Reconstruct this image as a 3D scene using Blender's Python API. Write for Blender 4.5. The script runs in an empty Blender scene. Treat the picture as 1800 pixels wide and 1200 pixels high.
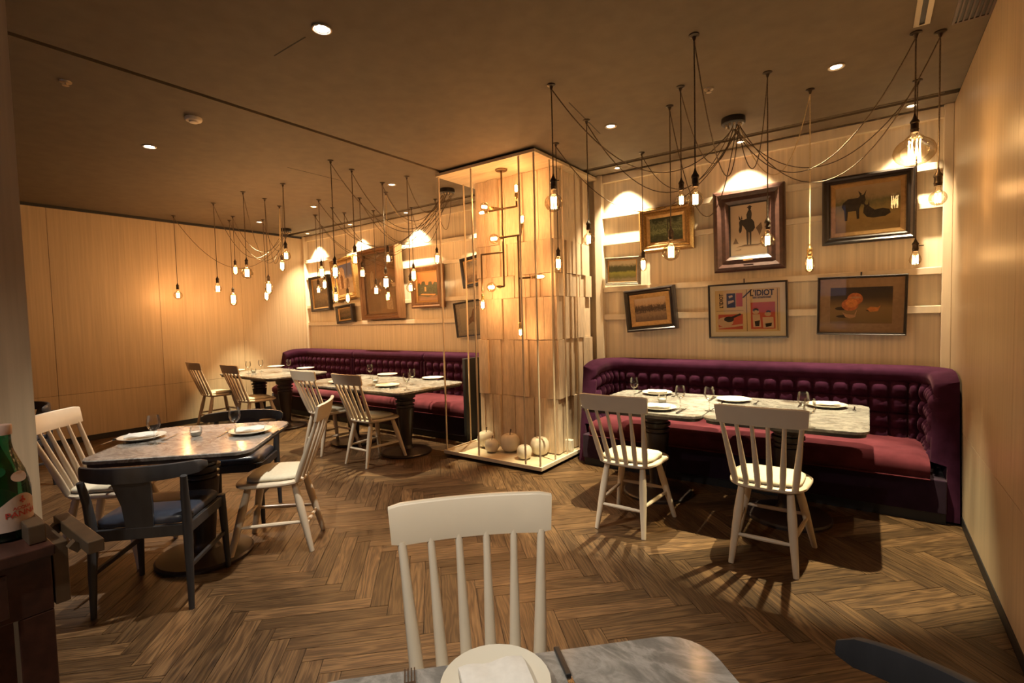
import bpy, math, random
from mathutils import Vector, Matrix
random.seed(7)
R = random.Random(11)
S = bpy.context.scene
COL = S.collection
PI = math.pi

# ------------------------------------------------------------------ camera
YAW, PITCH, ROLL, FPX, CAMH = -0.6254, -0.0477, -0.0256, 870.45, 1.45
_f = Vector((math.sin(YAW)*math.cos(PITCH), math.cos(YAW)*math.cos(PITCH), math.sin(PITCH)))
_r = Vector((math.cos(YAW), -math.sin(YAW), 0)); _u = _r.cross(_f)
CR = _r*math.cos(ROLL) + _u*math.sin(ROLL)
CU = -_r*math.sin(ROLL) + _u*math.cos(ROLL)
CF = _f
CAM = Vector((0, 0, CAMH))
cam_d = bpy.data.cameras.new('camera'); cam = bpy.data.objects.new('camera', cam_d); COL.objects.link(cam)
cam_d.sensor_width = 36; cam_d.lens = FPX/1800*36; cam_d.clip_start = .02; cam_d.clip_end = 60
m3 = Matrix((CR, CU, -CF)).transposed()
cam.matrix_world = Matrix.Translation(CAM) @ m3.to_4x4()
S.camera = cam
def ray(x, y): return CR*((x-900)/FPX) + CU*((600-y)/FPX) + CF
def atz(x, y, z=0.): d = ray(x, y); return CAM + d*((z-CAMH)/d.z)
def aty(x, y, Y): d = ray(x, y); return CAM + d*(Y/d.y)
def atx(x, y, X): d = ray(x, y); return CAM + d*(X/d.x)
def depth(p): return (Vector(p)-CAM).dot(CF)

# ------------------------------------------------------------------ world and exposure
w = bpy.data.worlds.new('world'); S.world = w; w.use_nodes = True
w.node_tree.nodes['Background'].inputs[0].default_value = (.42, .52, .8, 1)
w.node_tree.nodes['Background'].inputs[1].default_value = .5
S.view_settings.view_transform = 'Standard'; S.view_settings.look = 'None'
S.view_settings.gamma = 1; S.view_settings.use_curve_mapping = False
S.view_settings.exposure = 1.1
try:
    S.cycles.use_denoising = True; S.cycles.use_adaptive_sampling = True; S.cycles.adaptive_threshold = .04
    S.cycles.max_bounces = 6; S.cycles.diffuse_bounces = 3; S.cycles.glossy_bounces = 2
    S.cycles.transparent_max_bounces = 24; S.cycles.sample_clamp_indirect = 3.0
    S.cycles.caustics_reflective = False; S.cycles.caustics_refractive = False
except Exception: pass

# light powers (W) and colours
P_BULB, C_BULB = 1.0, (1.0, .46, .17)
P_PIPE = 3.0
P_WASH, C_WASH = 200, (1.0, .78, .48)
P_TABLE, C_TABLE = 360, (1.0, .84, .50)
P_WHITE, C_WHITE = 155, (1.0, .90, .74)

# room
XL, XR, YB, ZC, YF = -8.188, .508, 5.109, 2.977, -3.0

# ------------------------------------------------------------------ material helpers
MATS = {}
def nt_new(name):
    m = bpy.data.materials.new(name); m.use_nodes = True
    nt = m.node_tree; b = nt.nodes['Principled BSDF']
    MATS[name] = m
    return m, nt, b
def N(nt, t, **kw):
    n = nt.nodes.new(t)
    for k, v in kw.items():
        if k in n.inputs: n.inputs[k].default_value = v
        else: setattr(n, k, v)
    return n
def math_(nt, op, a, b=None, c=None):
    n = nt.nodes.new('ShaderNodeMath'); n.operation = op
    for i, v in enumerate((a, b, c)):
        if v is None: continue
        if isinstance(v, (int, float)): n.inputs[i].default_value = v
        else: nt.links.new(v, n.inputs[i])
    return n.outputs[0]
def ramp(nt, fac, stops):
    n = nt.nodes.new('ShaderNodeValToRGB'); cr = n.color_ramp
    while len(cr.elements) < len(stops): cr.elements.new(.5)
    for e, (p, c) in zip(cr.elements, stops): e.position = p; e.color = (*c, 1)
    nt.links.new(fac, n.inputs[0]); return n.outputs[0]
def coords(nt, kind, scale):
    if kind == 'Position': o = nt.nodes.new('ShaderNodeNewGeometry').outputs['Position']
    else: o = nt.nodes.new('ShaderNodeTexCoord').outputs[kind]
    mp = nt.nodes.new('ShaderNodeMapping'); mp.inputs['Scale'].default_value = scale
    nt.links.new(o, mp.inputs[0]); return mp.outputs[0]
def mk(name, col, rough=.5, metal=0., var=0., vs=(8, 8, 8), kind='Object', bump=0., sheen=0., coat=0., obj_rnd=0., spec=.5, detail=4.):
    m, nt, b = nt_new(name)
    b.inputs['Roughness'].default_value = rough; b.inputs['Metallic'].default_value = metal
    b.inputs['Specular IOR Level'].default_value = spec
    b.inputs['Sheen Weight'].default_value = sheen; b.inputs['Coat Weight'].default_value = coat
    b.inputs['Base Color'].default_value = (*col, 1)
    if var or bump or obj_rnd:
        no = N(nt, 'ShaderNodeTexNoise', Scale=1., Detail=detail); nt.links.new(coords(nt, kind, vs), no.inputs['Vector'])
        fac = no.outputs['Fac']
        lo = tuple(c*(1-var) for c in col); hi = tuple(min(1, c*(1+var)) for c in col)
        c = ramp(nt, fac, [(.3, lo), (.7, hi)])
        if obj_rnd:
            oi = nt.nodes.new('ShaderNodeObjectInfo')
            f = math_(nt, 'MULTIPLY_ADD', oi.outputs['Random'], 2*obj_rnd, 1-obj_rnd)
            mx = nt.nodes.new('ShaderNodeVectorMath'); mx.operation = 'SCALE'
            nt.links.new(c, mx.inputs[0]); nt.links.new(f, mx.inputs['Scale']); c = mx.outputs[0]
        nt.links.new(c, b.inputs['Base Color'])
        if bump:
            bp = N(nt, 'ShaderNodeBump', Strength=bump, Distance=.004); nt.links.new(fac, bp.inputs['Height'])
            nt.links.new(bp.outputs[0], b.inputs['Normal'])
    return m
def glass(name, tint=(1, 1, 1), refl=1.0, rough=.02):
    m, nt, b = nt_new(name); nt.nodes.remove(b)
    tr = N(nt, 'ShaderNodeBsdfTransparent'); tr.inputs[0].default_value = (*tint, 1)
    gl = N(nt, 'ShaderNodeBsdfGlossy'); gl.inputs['Roughness'].default_value = rough
    lw = N(nt, 'ShaderNodeLayerWeight'); lw.inputs[0].default_value = .35
    f = math_(nt, 'MULTIPLY', lw.outputs['Fresnel'], refl)
    mx = nt.nodes.new('ShaderNodeMixShader'); nt.links.new(f, mx.inputs[0])
    nt.links.new(tr.outputs[0], mx.inputs[1]); nt.links.new(gl.outputs[0], mx.inputs[2])
    nt.links.new(mx.outputs[0], nt.nodes['Material Output'].inputs[0]); return m
def emit(name, col, st):
    m, nt, b = nt_new(name); b.inputs['Base Color'].default_value = (0, 0, 0, 1)
    b.inputs['Emission Color'].default_value = (*col, 1); b.inputs['Emission Strength'].default_value = st; return m

mk('wall', (.53, .415, .28), .38, var=.10, vs=(45, 45, 1.2), kind='Position', spec=.35)
mk('wall_grain', (.74, .635, .48), .55, var=.14, vs=(38, 38, .8), kind='Position', spec=.3)
mk('cream', (.74, .64, .49), .5, var=.06, vs=(20, 20, 2), kind='Position')
mk('wall_back_room', (.40, .32, .22), .6)
mk('ceiling', (.120, .092, .062), .75, var=.10, vs=(9, 9, 9), kind='Position')
mk('black', (.012, .011, .012), .5)
mk('shadow_gap', (.008, .007, .006), .8)
mk('col_wood', (.60, .475, .335), .6, var=.15, vs=(55, 55, 9), kind='Position', bump=.35, obj_rnd=.13)
mk('tray', (.58, .48, .33), .45, var=.12, vs=(3, 30, 10), kind='Position')
mk('rod', (.60, .49, .34), .4)
mk('bronze', (.16, .105, .055), .35, .85)
mk('brass', (.55, .38, .16), .28, .95)
mk('socket', (.055, .040, .028), .4, .7)
mk('cord', (.10, .072, .045), .8, var=.5, vs=(200, 200, 120))
mk('cord_lit', (.52, .40, .22), .7, var=.3, vs=(200, 200, 120))  # brighter copy of the brown cord, front light painted into its colour
mk('velvet', (.040, .011, .030), .95, var=.22, vs=(14, 14, 14), sheen=.22, spec=.03)
mk('velvet_seat', (.085, .020, .028), .95, var=.2, vs=(10, 10, 10), sheen=.22, spec=.03)
for _n in ('velvet', 'velvet_seat'):
    _b = MATS[_n].node_tree.nodes['Principled BSDF']; _b.inputs['Sheen Tint'].default_value = (.50, .27, .33, 1); _b.inputs['Sheen Roughness'].default_value = .45
mk('velvet_dark', (.020, .008, .022), .8, var=.2, vs=(10, 10, 10), sheen=.22, spec=.03)
mk('chair_white', (.66, .57, .44), .38, var=.04, vs=(6, 6, 6), coat=.15)
mk('pad', (.66, .61, .47), .8, var=.06, vs=(60, 60, 60), bump=.1)
mk('chair_black', (.028, .028, .031), .42, var=.2, vs=(30, 30, 4))
mk('leather', (.028, .034, .052), .34, var=.15, vs=(40, 40, 40), bump=.15)
mk('pedestal', (.030, .022, .022), .36, var=.2, vs=(10, 10, 10))
mk('porcelain', (.72, .68, .58), .18)
mk('napkin', (.74, .73, .70), .85, var=.05, vs=(50, 50, 50), bump=.1)
mk('steel', (.55, .53, .5), .22, 1.)
mk('knife_black', (.03, .028, .028), .35)
mk('wax', (.75, .72, .65), .6)
mk('apple', (.66, .60, .48), .15, var=.05, vs=(30, 30, 8), coat=.4)
mk('stem', (.04, .025, .015), .6)
mk('mahogany', (.060, .023, .016), .38, var=.3, vs=(4, 30, 30), kind='Position')
mk('cab_plate', (.125, .085, .052), .42, .3, var=.15, vs=(30, 30, 30))
mk('gold', (.34, .20, .065), .42, .55, var=.35, vs=(90, 90, 90), bump=.6)
mk('gold_liner', (.48, .30, .12), .45, .3, var=.15, vs=(40, 40, 40))
mk('frame_brown', (.060, .028, .022), .35, var=.3, vs=(30, 30, 30))
mk('frame_oak', (.19, .095, .040), .4, var=.25, vs=(60, 60, 6))
mk('frame_black', (.022, .017, .015), .3, var=.2, vs=(30, 30, 30))
mk('frame_grey', (.20, .165, .12), .5, var=.2, vs=(30, 30, 30))
mk('mat_paper', (.74, .66, .50), .7)
mk('mat_tan', (.36, .24, .14), .6, var=.1, vs=(30, 30, 30))
mk('paper_yellow', (.64, .46, .22), .7)
mk('ink', (.030, .024, .020), .7)
mk('ink_soft', (.14, .095, .06), .7)
mk('red_print', (.46, .080, .045), .7)
mk('print_pale', (.56, .38, .24), .7)
mk('white_plastic', (.62, .56, .46), .45)
mk('trim_metal', (.45, .38, .28), .35, .6)
mk('label_paper', (.56, .42, .34), .6, var=.05, vs=(30, 30, 30))
mk('label_red', (.48, .045, .03), .6)
mk('stopper', (.45, .30, .24), .4)
mk('subfloor', (.02, .012, .008), .8)
glass('glass', (.985, .985, .97), .75, .09)
glass('bulb_glass', (1.0, .93, .80), .55)
_nt = MATS['bulb_glass'].node_tree
_tr = [n for n in _nt.nodes if n.type == 'BSDF_TRANSPARENT'][0]
_lw = _nt.nodes.new('ShaderNodeLayerWeight'); _lw.inputs[0].default_value = .5
_nt.links.new(ramp(_nt, _lw.outputs['Facing'], [(.55, (1., .95, .84)), (.82, (.96, .82, .60)), (.98, (.74, .54, .32))]), _tr.inputs[0])
glass('picture_glass', (.96, .95, .93), .40, .01)
glass('bottle_glass', (.16, .46, .30), .9)
glass('pane', (.85, .88, .9), .8, .01)
emit('filament', (1.0, .60, .24), 26)
emit('led_warm', (1.0, .80, .52), 9)
emit('led_white', (.95, .97, 1.0), 60)

def floor_mat():
    m, nt, b = nt_new('oak_floor')
    uv = nt.nodes.new('ShaderNodeUVMap'); uv.uv_map = 'UVMap'
    at = nt.nodes.new('ShaderNodeAttribute'); at.attribute_name = 'rnd'
    rn = at.outputs['Fac']
    sx = nt.nodes.new('ShaderNodeSeparateXYZ'); nt.links.new(uv.outputs[0], sx.inputs[0])
    def comb(a, bb, c):
        n = nt.nodes.new('ShaderNodeCombineXYZ')
        for i, v in enumerate((a, bb, c)): nt.links.new(v, n.inputs[i])
        return n.outputs[0]
    off = math_(nt, 'MULTIPLY', rn, 53.)
    u1 = math_(nt, 'MULTIPLY', sx.outputs[0], 1.7); v1 = math_(nt, 'MULTIPLY', sx.outputs[1], 15.)
    n1 = N(nt, 'ShaderNodeTexNoise', Scale=1., Detail=2., Distortion=.4); nt.links.new(comb(u1, v1, off), n1.inputs['Vector'])
    ph = math_(nt, 'MULTIPLY_ADD', n1.outputs['Fac'], 46., math_(nt, 'MULTIPLY', sx.outputs[1], 190.))
    g = math_(nt, 'MULTIPLY_ADD', math_(nt, 'SINE', ph), .5, .5)
    u2 = math_(nt, 'MULTIPLY', sx.outputs[0], 9.); v2 = math_(nt, 'MULTIPLY', sx.outputs[1], 330.)
    n2 = N(nt, 'ShaderNodeTexNoise', Scale=1., Detail=3.); nt.links.new(comb(u2, v2, off), n2.inputs['Vector'])
    fac = math_(nt, 'ADD', math_(nt, 'MULTIPLY', g, .30), math_(nt, 'MULTIPLY', n2.outputs['Fac'], .80))
    c = ramp(nt, fac, [(.25, (.022, .012, .006)), (.55, (.086, .048, .022)), (.85, (.165, .100, .048))])
    sc = math_(nt, 'MULTIPLY_ADD', rn, .75, .62)
    mx = nt.nodes.new('ShaderNodeVectorMath'); mx.operation = 'SCALE'; nt.links.new(c, mx.inputs[0]); nt.links.new(sc, mx.inputs['Scale'])
    nt.links.new(mx.outputs[0], b.inputs['Base Color'])
    nt.links.new(math_(nt, 'MULTIPLY_ADD', fac, -.10, .42), b.inputs['Roughness'])
    bp = N(nt, 'ShaderNodeBump', Strength=.12, Distance=.002); nt.links.new(fac, bp.inputs['Height']); nt.links.new(bp.outputs[0], b.inputs['Normal'])
floor_mat()
def marble_mat():
    m, nt, b = nt_new('marble')
    n1 = N(nt, 'ShaderNodeTexNoise', Scale=1., Detail=9., Distortion=1.6, Roughness=.6); nt.links.new(coords(nt, 'Position', (4.5, 7, 5)), n1.inputs['Vector'])
    n2 = N(nt, 'ShaderNodeTexNoise', Scale=1., Detail=6., Distortion=.6, Roughness=.7); nt.links.new(coords(nt, 'Position', (14, 30, 10)), n2.inputs['Vector'])
    vein = math_(nt, 'SUBTRACT', 1., math_(nt, 'MULTIPLY', math_(nt, 'ABSOLUTE', math_(nt, 'SUBTRACT', n1.outputs['Fac'], .5)), 9.))
    vein = math_(nt, 'MAXIMUM', vein, 0.)
    f = math_(nt, 'ADD', math_(nt, 'MULTIPLY', n2.outputs['Fac'], .75), math_(nt, 'MULTIPLY', vein, .30))
    nt.links.new(ramp(nt, f, [(.2, (.13, .125, .12)), (.5, (.23, .222, .21)), (.85, (.42, .405, .385))]), b.inputs['Base Color'])
    b.inputs['Roughness'].default_value = .16
marble_mat()
def painting(name, stops, nscale=5., dist=.35, stretch=(1, 1, 1), rough=.4):
    m, nt, b = nt_new(name)
    tc = nt.nodes.new('ShaderNodeTexCoord'); sx = nt.nodes.new('ShaderNodeSeparateXYZ'); nt.links.new(tc.outputs['Generated'], sx.inputs[0])
    mp = nt.nodes.new('ShaderNodeMapping'); mp.inputs['Scale'].default_value = stretch; nt.links.new(tc.outputs['Generated'], mp.inputs[0])
    n1 = N(nt, 'ShaderNodeTexNoise', Scale=nscale, Detail=7., Roughness=.65); nt.links.new(mp.outputs[0], n1.inputs['Vector'])
    f = math_(nt, 'ADD', sx.outputs[2], math_(nt, 'MULTIPLY', math_(nt, 'SUBTRACT', n1.outputs['Fac'], .5), dist*2))
    nt.links.new(ramp(nt, f, stops), b.inputs['Base Color']); b.inputs['Roughness'].default_value = rough
    return name

# ------------------------------------------------------------------ mesh helpers
class MB:
    def __init__(s): s.v = []; s.f = []
    def box(s, x0, x1, y0, y1, z0, z1):
        b = len(s.v)
        s.v += [(x, y, z) for z in (z0, z1) for y in (y0, y1) for x in (x0, x1)]
        s.f += [tuple(b+i for i in q) for q in ((0, 2, 3, 1), (4, 5, 7, 6), (0, 1, 5, 4), (2, 6, 7, 3), (0, 4, 6, 2), (1, 3, 7, 5))]
        return s
    def bar(s, a, b_, wx, wz):
        a = Vector(a); b_ = Vector(b_); d = (b_-a).normalized(); up = Vector((0, 0, 1)) if abs(d.z) < .95 else Vector((0, 1, 0))
        r = d.cross(up).normalized()*wx/2; u = r.cross(d).normalized()*wz/2
        s.loops([[a-r-u, a+r-u, a+r+u, a-r+u], [b_-r-u, b_+r-u, b_+r+u, b_-r+u]]); return s
    def loops(s, L, cap0=True, cap1=True, closed=True):
        b = len(s.v); n = len(L[0])
        for l in L: s.v += [tuple(p) for p in l]
        for i in range(len(L)-1):
            for j in range(n if closed else n-1):
                k = (j+1) % n
                s.f.append((b+i*n+j, b+i*n+k, b+(i+1)*n+k, b+(i+1)*n+j))
        if cap0: s.f.append(tuple(b+j for j in reversed(range(n))))
        if cap1: s.f.append(tuple(b+(len(L)-1)*n+j for j in range(n)))
        return s
    def lathe(s, prof, n=20, c=(0, 0, 0), cap0=True, cap1=True):
        s.loops([[(c[0]+r*math.cos(2*PI*j/n), c[1]+r*math.sin(2*PI*j/n), c[2]+z) for j in range(n)] for r, z in prof], cap0, cap1); return s
    def tube(s, pts, rad, n=8, cap=True):
        pts = [Vector(p) for p in pts]
        if isinstance(rad, (int, float)): rad = [rad]*len(pts)
        L = []; ref = None
        for i, p in enumerate(pts):
            d = (pts[min(i+1, len(pts)-1)]-pts[max(i-1, 0)]).normalized()
            if ref is None: ref = d.orthogonal().normalized()
            ref = (ref-d*ref.dot(d)).normalized(); q = d.cross(ref)
            L.append([p+(ref*math.cos(2*PI*j/n)+q*math.sin(2*PI*j/n))*rad[i] for j in range(n)])
        return s.loops(L, cap, cap)
    def poly(s, pts): b = len(s.v); s.v += [tuple(p) for p in pts]; s.f.append(tuple(range(b, b+len(pts)))); return s
    def build(s, name, mat, parent=None, smooth=40, bevel=0., seg=2):
        me = bpy.data.meshes.new(name); me.from_pydata(s.v, [], s.f); me.update()
        if smooth:
            me.shade_smooth()
            try: me.set_sharp_from_angle(angle=math.radians(smooth))
            except Exception: pass
        me.materials.append(MATS[mat])
        o = bpy.data.objects.new(name, me); COL.objects.link(o)
        if parent: o.parent = parent
        if bevel:
            bv = o.modifiers.new('bevel', 'BEVEL'); bv.width = bevel; bv.segments = seg; bv.limit_method = 'ANGLE'
        return o
def rrect(w, h, r, n=5, cx=0., cy=0.):
    P = []
    for sx, sy, a0 in ((1, 1, 0), (-1, 1, 90), (-1, -1, 180), (1, -1, 270)):
        for k in range(n+1):
            a = math.radians(a0+90*k/n); P.append((cx+sx*(w/2-r)+r*math.cos(a), cy+sy*(h/2-r)+r*math.sin(a)))
    return P
def slab(mb, outline, levels):
    """stack outlines: levels = [(z, inset)]; outline 2D about its centroid"""
    cx = sum(p[0] for p in outline)/len(outline); cy = sum(p[1] for p in outline)/len(outline)
    mx = max(abs(p[0]-cx) for p in outline); my = max(abs(p[1]-cy) for p in outline)
    return mb.loops([[(cx+(p[0]-cx)*(1-i/mx), cy+(p[1]-cy)*(1-i/my), z) for p in outline] for z, i in levels])
def tag(o, label, cat, group=None, kind=None):
    o['label'] = label; o['category'] = cat
    if group: o['group'] = group
    if kind: o['kind'] = kind
    return o
def thing(name, label, cat, loc=(0, 0, 0), rz=0., group=None):
    o = bpy.data.objects.new(name, None); COL.objects.link(o); o.empty_display_size = .1
    o.location = loc; o.rotation_euler = (0, 0, rz); return tag(o, label, cat, group)
def struct(o): o['kind'] = 'structure'; return o
def group_empty(name, parent=None):
    o = bpy.data.objects.new(name, None); COL.objects.link(o)
    if parent: o.parent = parent
    return o
def copy_tree(o, parent=None):
    c = o.copy(); COL.objects.link(c); c.parent = parent
    for ch in list(o.children): copy_tree(ch, c)
    return c
def light(kind, name, loc, power, col, parent=None, size=None, blend=None, radius=.02, aim=None):
    l = bpy.data.lights.new(name, kind); l.energy = power; l.color = col; l.shadow_soft_size = radius
    if kind == 'SPOT': l.spot_size = size; l.spot_blend = blend
    o = bpy.data.objects.new(name, l); COL.objects.link(o); o.location = loc
    if parent: o.parent = parent
    if aim is not None: o.rotation_euler = Vector(aim).to_track_quat('-Z', 'Y').to_euler()
    return o

# ================================================================== STRUCTURE
# ---- herringbone floor
floor = MB().box(XL-.1, XR+.1, YF-.1, YB+.1, -.08, -.006).build('floor', 'subfloor', smooth=0); struct(floor)
PW, PL = .0905, .605
q2 = math.sqrt(.5)
UX, VX = Vector((q2, -q2)), Vector((q2, q2))
OFF = Vector((-2.092, 1.545+PL*q2))
def clip(poly, x0, x1, y0, y1):
    def cut(P, f):
        out = []
        for i in range(len(P)):
            a, b = P[i], P[(i+1) % len(P)]; fa, fb = f(a), f(b)
            if fa >= 0: out.append(a)
            if fa*fb < 0: t = fa/(fa-fb); out.append((a[0]+(b[0]-a[0])*t, a[1]+(b[1]-a[1])*t))
        return out
    for f in (lambda p: p[0]-x0, lambda p: x1-p[0], lambda p: p[1]-y0, lambda p: y1-p[1]):
        if len(poly) < 3: return []
        poly = cut(poly, f)
    return poly
planks = []
for mrow in range(-9, 12):
    for k in range(-160, 160):
        for kind in (0, 1):
            if kind == 0: u0, v0, lu, lv = k*PW, k*PW, PL, PW
            else: u0, v0, lu, lv = k*PW+PL, (k+1)*PW-PL, PW, PL
            u0 += mrow*PL; v0 -= mrow*PL
            c = OFF + UX*(u0+lu/2) + VX*(v0+lv/2)
            if not (XL-.6 < c.x < XR+.6 and -2.6 < c.y < YB+.5): continue
            g = .0013
            P = [OFF+UX*(u0+a)+VX*(v0+b) for a, b in ((g, g), (lu-g, g), (lu-g, lv-g), (g, lv-g))]
            P = clip([(p.x, p.y) for p in P], XL+.01, XR-.005, -2.4, 5.08)
            if len(P) < 3: continue
            planks.append((c, kind, P, u0, v0))
def vis_score(c):
    d = Vector((c.x, c.y, 0))-CAM; z = d.dot(CF)
    if z < .2: return -1
    px = 900+FPX*d.dot(CR)/z; py = 600-FPX*d.dot(CU)/z
    if not (60 < px < 1790 and 640 < py < 1190): return -1
    if c.y > 4.25 or (py > 1100 and 560 < px < 1290): return -1
    return 1/z**2
planks.sort(key=lambda t: -vis_score(t[0]))
def plank_mesh(items, name):
    vs, fs, uvs, rn = [], [], [], []
    for c, kind, P, u0, v0 in items:
        b = len(vs); r = R.random(); dz = R.uniform(-.0005, .0004); n = len(P)
        if sum(P[i][0]*P[(i+1) % n][1]-P[(i+1) % n][0]*P[i][1] for i in range(n)) < 0: P = P[::-1]
        vs += [(x, y, dz) for x, y in P] + [(x, y, -.006) for x, y in P]
        fs.append(tuple(range(b, b+n)))
        for i in range(n): j = (i+1) % n; fs.append((b+j, b+i, b+n+i, b+n+j))
        for x, y in P+P:
            d = Vector((x, y))-OFF; u, v = d.dot(UX)-u0, d.dot(VX)-v0
            uvs.append((u, v) if kind == 0 else (v, u)); rn.append(r)
    me = bpy.data.meshes.new(name); me.from_pydata(vs, [], fs); me.update()
    ul = me.uv_layers.new(name='UVMap')
    for lp in me.loops: ul.data[lp.index].uv = uvs[lp.vertex_index]
    a = me.attributes.new('rnd', 'FLOAT', 'POINT'); a.data.foreach_set('value', rn)
    me.materials.append(MATS['oak_floor'])
    o = bpy.data.objects.new(name, me); COL.objects.link(o); o.parent = floor; return o
for t in planks[:290]: plank_mesh([t], 'plank')
o = plank_mesh(planks[290:], 'planks_remaining'); o['kind'] = 'stuff'

# ---- ceiling: two panels with a dark groove, slot diffuser strip by the back wall
GX = -3.60
ceil = struct(MB().box(XL-.1, XR+.1, YF-.1, YB+.1, ZC+.025, ZC+.12).build('ceiling', 'shadow_gap', smooth=0))
for x0, x1 in ((XL, GX-.022), (GX+.022, XR)):
    for y0, y1 in ((YF, 4.735), (4.825, 5.03)):
        MB().box(x0, x1, y0, y1, ZC, ZC+.024).build('ceiling_panel', 'ceiling', ceil, smooth=0)
for (a, b) in (((482, 98), (537, 65)), ((505, 294), (603, 318)), ((1000, 180), (1055, 235))):
    pa, pb = atz(*a, ZC), atz(*b, ZC); MB().bar((pa.x, pa.y, ZC), (pb.x, pb.y, ZC), .006, .002).build('ceiling_joint', 'shadow_gap', ceil, smooth=0)
for yy in (4.775,):
    MB().box(XL+.4, XR-.08, yy-.003, yy+.003, ZC+.002, ZC+.02).build('diffuser_blade', 'frame_grey', ceil, smooth=0)

# ---- walls
def panel_wall(name, make, spans_a, zs, mat='wall'):
    back = struct(make(-9, 0, 0, 0, 1))
    return back
wl = struct(MB().box(XL-.12, XL-.012, YF, YB+.1, 0, ZC+.1).build('wall_left', 'shadow_gap', smooth=0))
ys = [YF, -2.9, -1.77, -.62, .52, 1.66, 2.81, 3.95, YB-.02]
for y0, y1 in zip(ys[:-1], ys[1:]):
    for z0, z1 in ((.07, .621), (.625, ZC-.035)):
        MB().box(XL-.012, XL, y0+.002, y1-.002, z0, z1).build('panel', 'wall', wl, smooth=0)
wr = struct(MB().box(XR+.012, XR+.12, YF, YB+.1, 0, ZC+.1).build('wall_right', 'shadow_gap', smooth=0))
ys = [YF, -1.8, -.6, .6, 1.8, 3.0, YB-.06]
for y0, y1 in zip(ys[:-1], ys[1:]):
    for z0, z1 in ((.062, .606), (.609, ZC-.006)):
        MB().box(XR, XR+.012, y0+(.0008), y1-.0008, z0, z1).build('panel', 'wall', wr, smooth=0)
struct(MB().box(XR-.004, XR+.01, YF, YB-.1, 0, .06).build('baseboard_right', 'black', smooth=0))
struct(MB().box(XL-.01, XL+.004, YF, YB-.1, 0, .068).build('baseboard_left', 'black', smooth=0))
struct(MB().box(XL, XL+.03, YF, YB-.1, ZC-.035, ZC-.002).build('trim_1', 'black', smooth=0))
# back wall: grained backing with stiles, picture ledges and a top valance
wb = struct(MB().box(XL-.1, XR+.1, YB, YB+.12, 0, ZC+.1).build('wall_back', 'wall_grain', smooth=0))
def back_section(x0, x1, sl, sr):
    MB().box(x0, x0+sl, YB-.075, YB, 0, ZC).build('stile', 'cream', wb, smooth=0, bevel=.003)
    MB().box(x1-sr, x1, YB-.075, YB, 0, ZC).build('stile', 'cream', wb, smooth=0, bevel=.003)
    MB().box(x0+sl, x1-sr, YB-.045, YB, ZC-.085, ZC-.004).build('valance', 'cream', wb, smooth=0, bevel=.003)
    for z, t, d in ((2.505, .055, .060), (2.215, .050, .050), (1.705, .055, .055), (1.402, .060, .050)):
        MB().box(x0+sl, x1-sr, YB-d, YB, z, z+t).build('picture_ledge', 'cream', wb, smooth=0, bevel=.004)
back_section(-2.47, XR-.001, .085, .055)
back_section(XL+.001, -3.62, .05, .05)
# wall behind the camera with a window, and the wall end at the left
wf = struct(MB().build('wall_front', 'wall_back_room') if 0 else MB().box(XL, -4.2, YF-.12, YF, 0, ZC).box(-.4, XR, YF-.12, YF, 0, ZC).box(-4.2, -.4, YF-.12, YF, 0, .9).box(-4.2, -.4, YF-.12, YF, 2.6, ZC).build('wall_front', 'wall_back_room', smooth=0))
mb = MB()
for i in range(5): x = -4.2+i*.95; mb.box(x-.025, x+.025, YF-.09, YF-.03, .9, 2.6)
for z in (.92, 1.75, 2.58): mb.box(-4.2, -.4, YF-.09, YF-.03, z-.025, z+.025)
win = struct(mb.build('window_1', 'frame_brown', smooth=0))
MB().box(-4.2, -.4, YF-.064, YF-.058, .9, 2.6).build('window_pane', 'pane', win, smooth=0)
t = 2.6/1.364
pil = struct(MB().box(-2.9, -2.6, -1.6, .239*t, 0, ZC).build('wall_end_left', 'wall', smooth=0))

# ================================================================== COLUMN with rod cage
CX0, CX1, CY0, CY1 = -3.50, -2.54, 4.27, 5.03
TX0, TX1, TY0, TY1 = -3.66, -2.43, 3.78, 5.03
col = thing('wood_clad_column', 'pale timber-clad square column with rod cage, between the two banquettes', 'column', (0, 0, 0))
MB().box(CX0, CX1, CY0, CY1, .05, ZC-.05).build('column_core', 'col_wood', col, smooth=0)
tiers = [.066, .622, 1.22, 1.655, 1.89, 2.227, ZC-.051]
ub = bpy.data.meshes.new('board'); _b = MB().box(-.5, .5, -.5, .5, -.5, .5); ub.from_pydata(_b.v, [], _b.f); ub.update(); ub.materials.append(MATS['col_wood'])
def board(x0, x1, y0, y1, z0, z1):
    o = bpy.data.objects.new('board', ub); COL.objects.link(o); o.parent = col
    o.location = ((x0+x1)/2, (y0+y1)/2, (z0+z1)/2); o.scale = (x1-x0, y1-y0, z1-z0)
def widths(L):
    W = []
    while sum(W) < L-.15: W.append(R.choice((.045, .06, .075, .09, .105, .12, .13)))
    W.append(L-sum(W)); return W
for ti in range(6):
    z0, z1 = tiers[ti]+.0025, tiers[ti+1]-.0025
    x = CX0-.015
    for wd in widths(CX1-CX0+.015):
        d = R.choice((.006, .014, .022, .030, .040)); board(x+.0018, min(x+wd-.0018, CX1), CY0-d, CY0-.0005, z0, z1); x += wd
    y = CY0-.024
    for wd in widths(CY1-CY0-.01):
        d = R.choice((.006, .014, .022, .030, .040)); board(CX1+.0005, CX1+d, y+.0018, y+wd-.0018, z0, z1); y += wd
    y = CY0+.02
    for wd in widths(CY1-CY0-.04):
        d = R.choice((.008, .012, .016)); board(CX0-d, CX0-.0005, y+.001, y+wd-.001, z0, z1); y += wd
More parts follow.
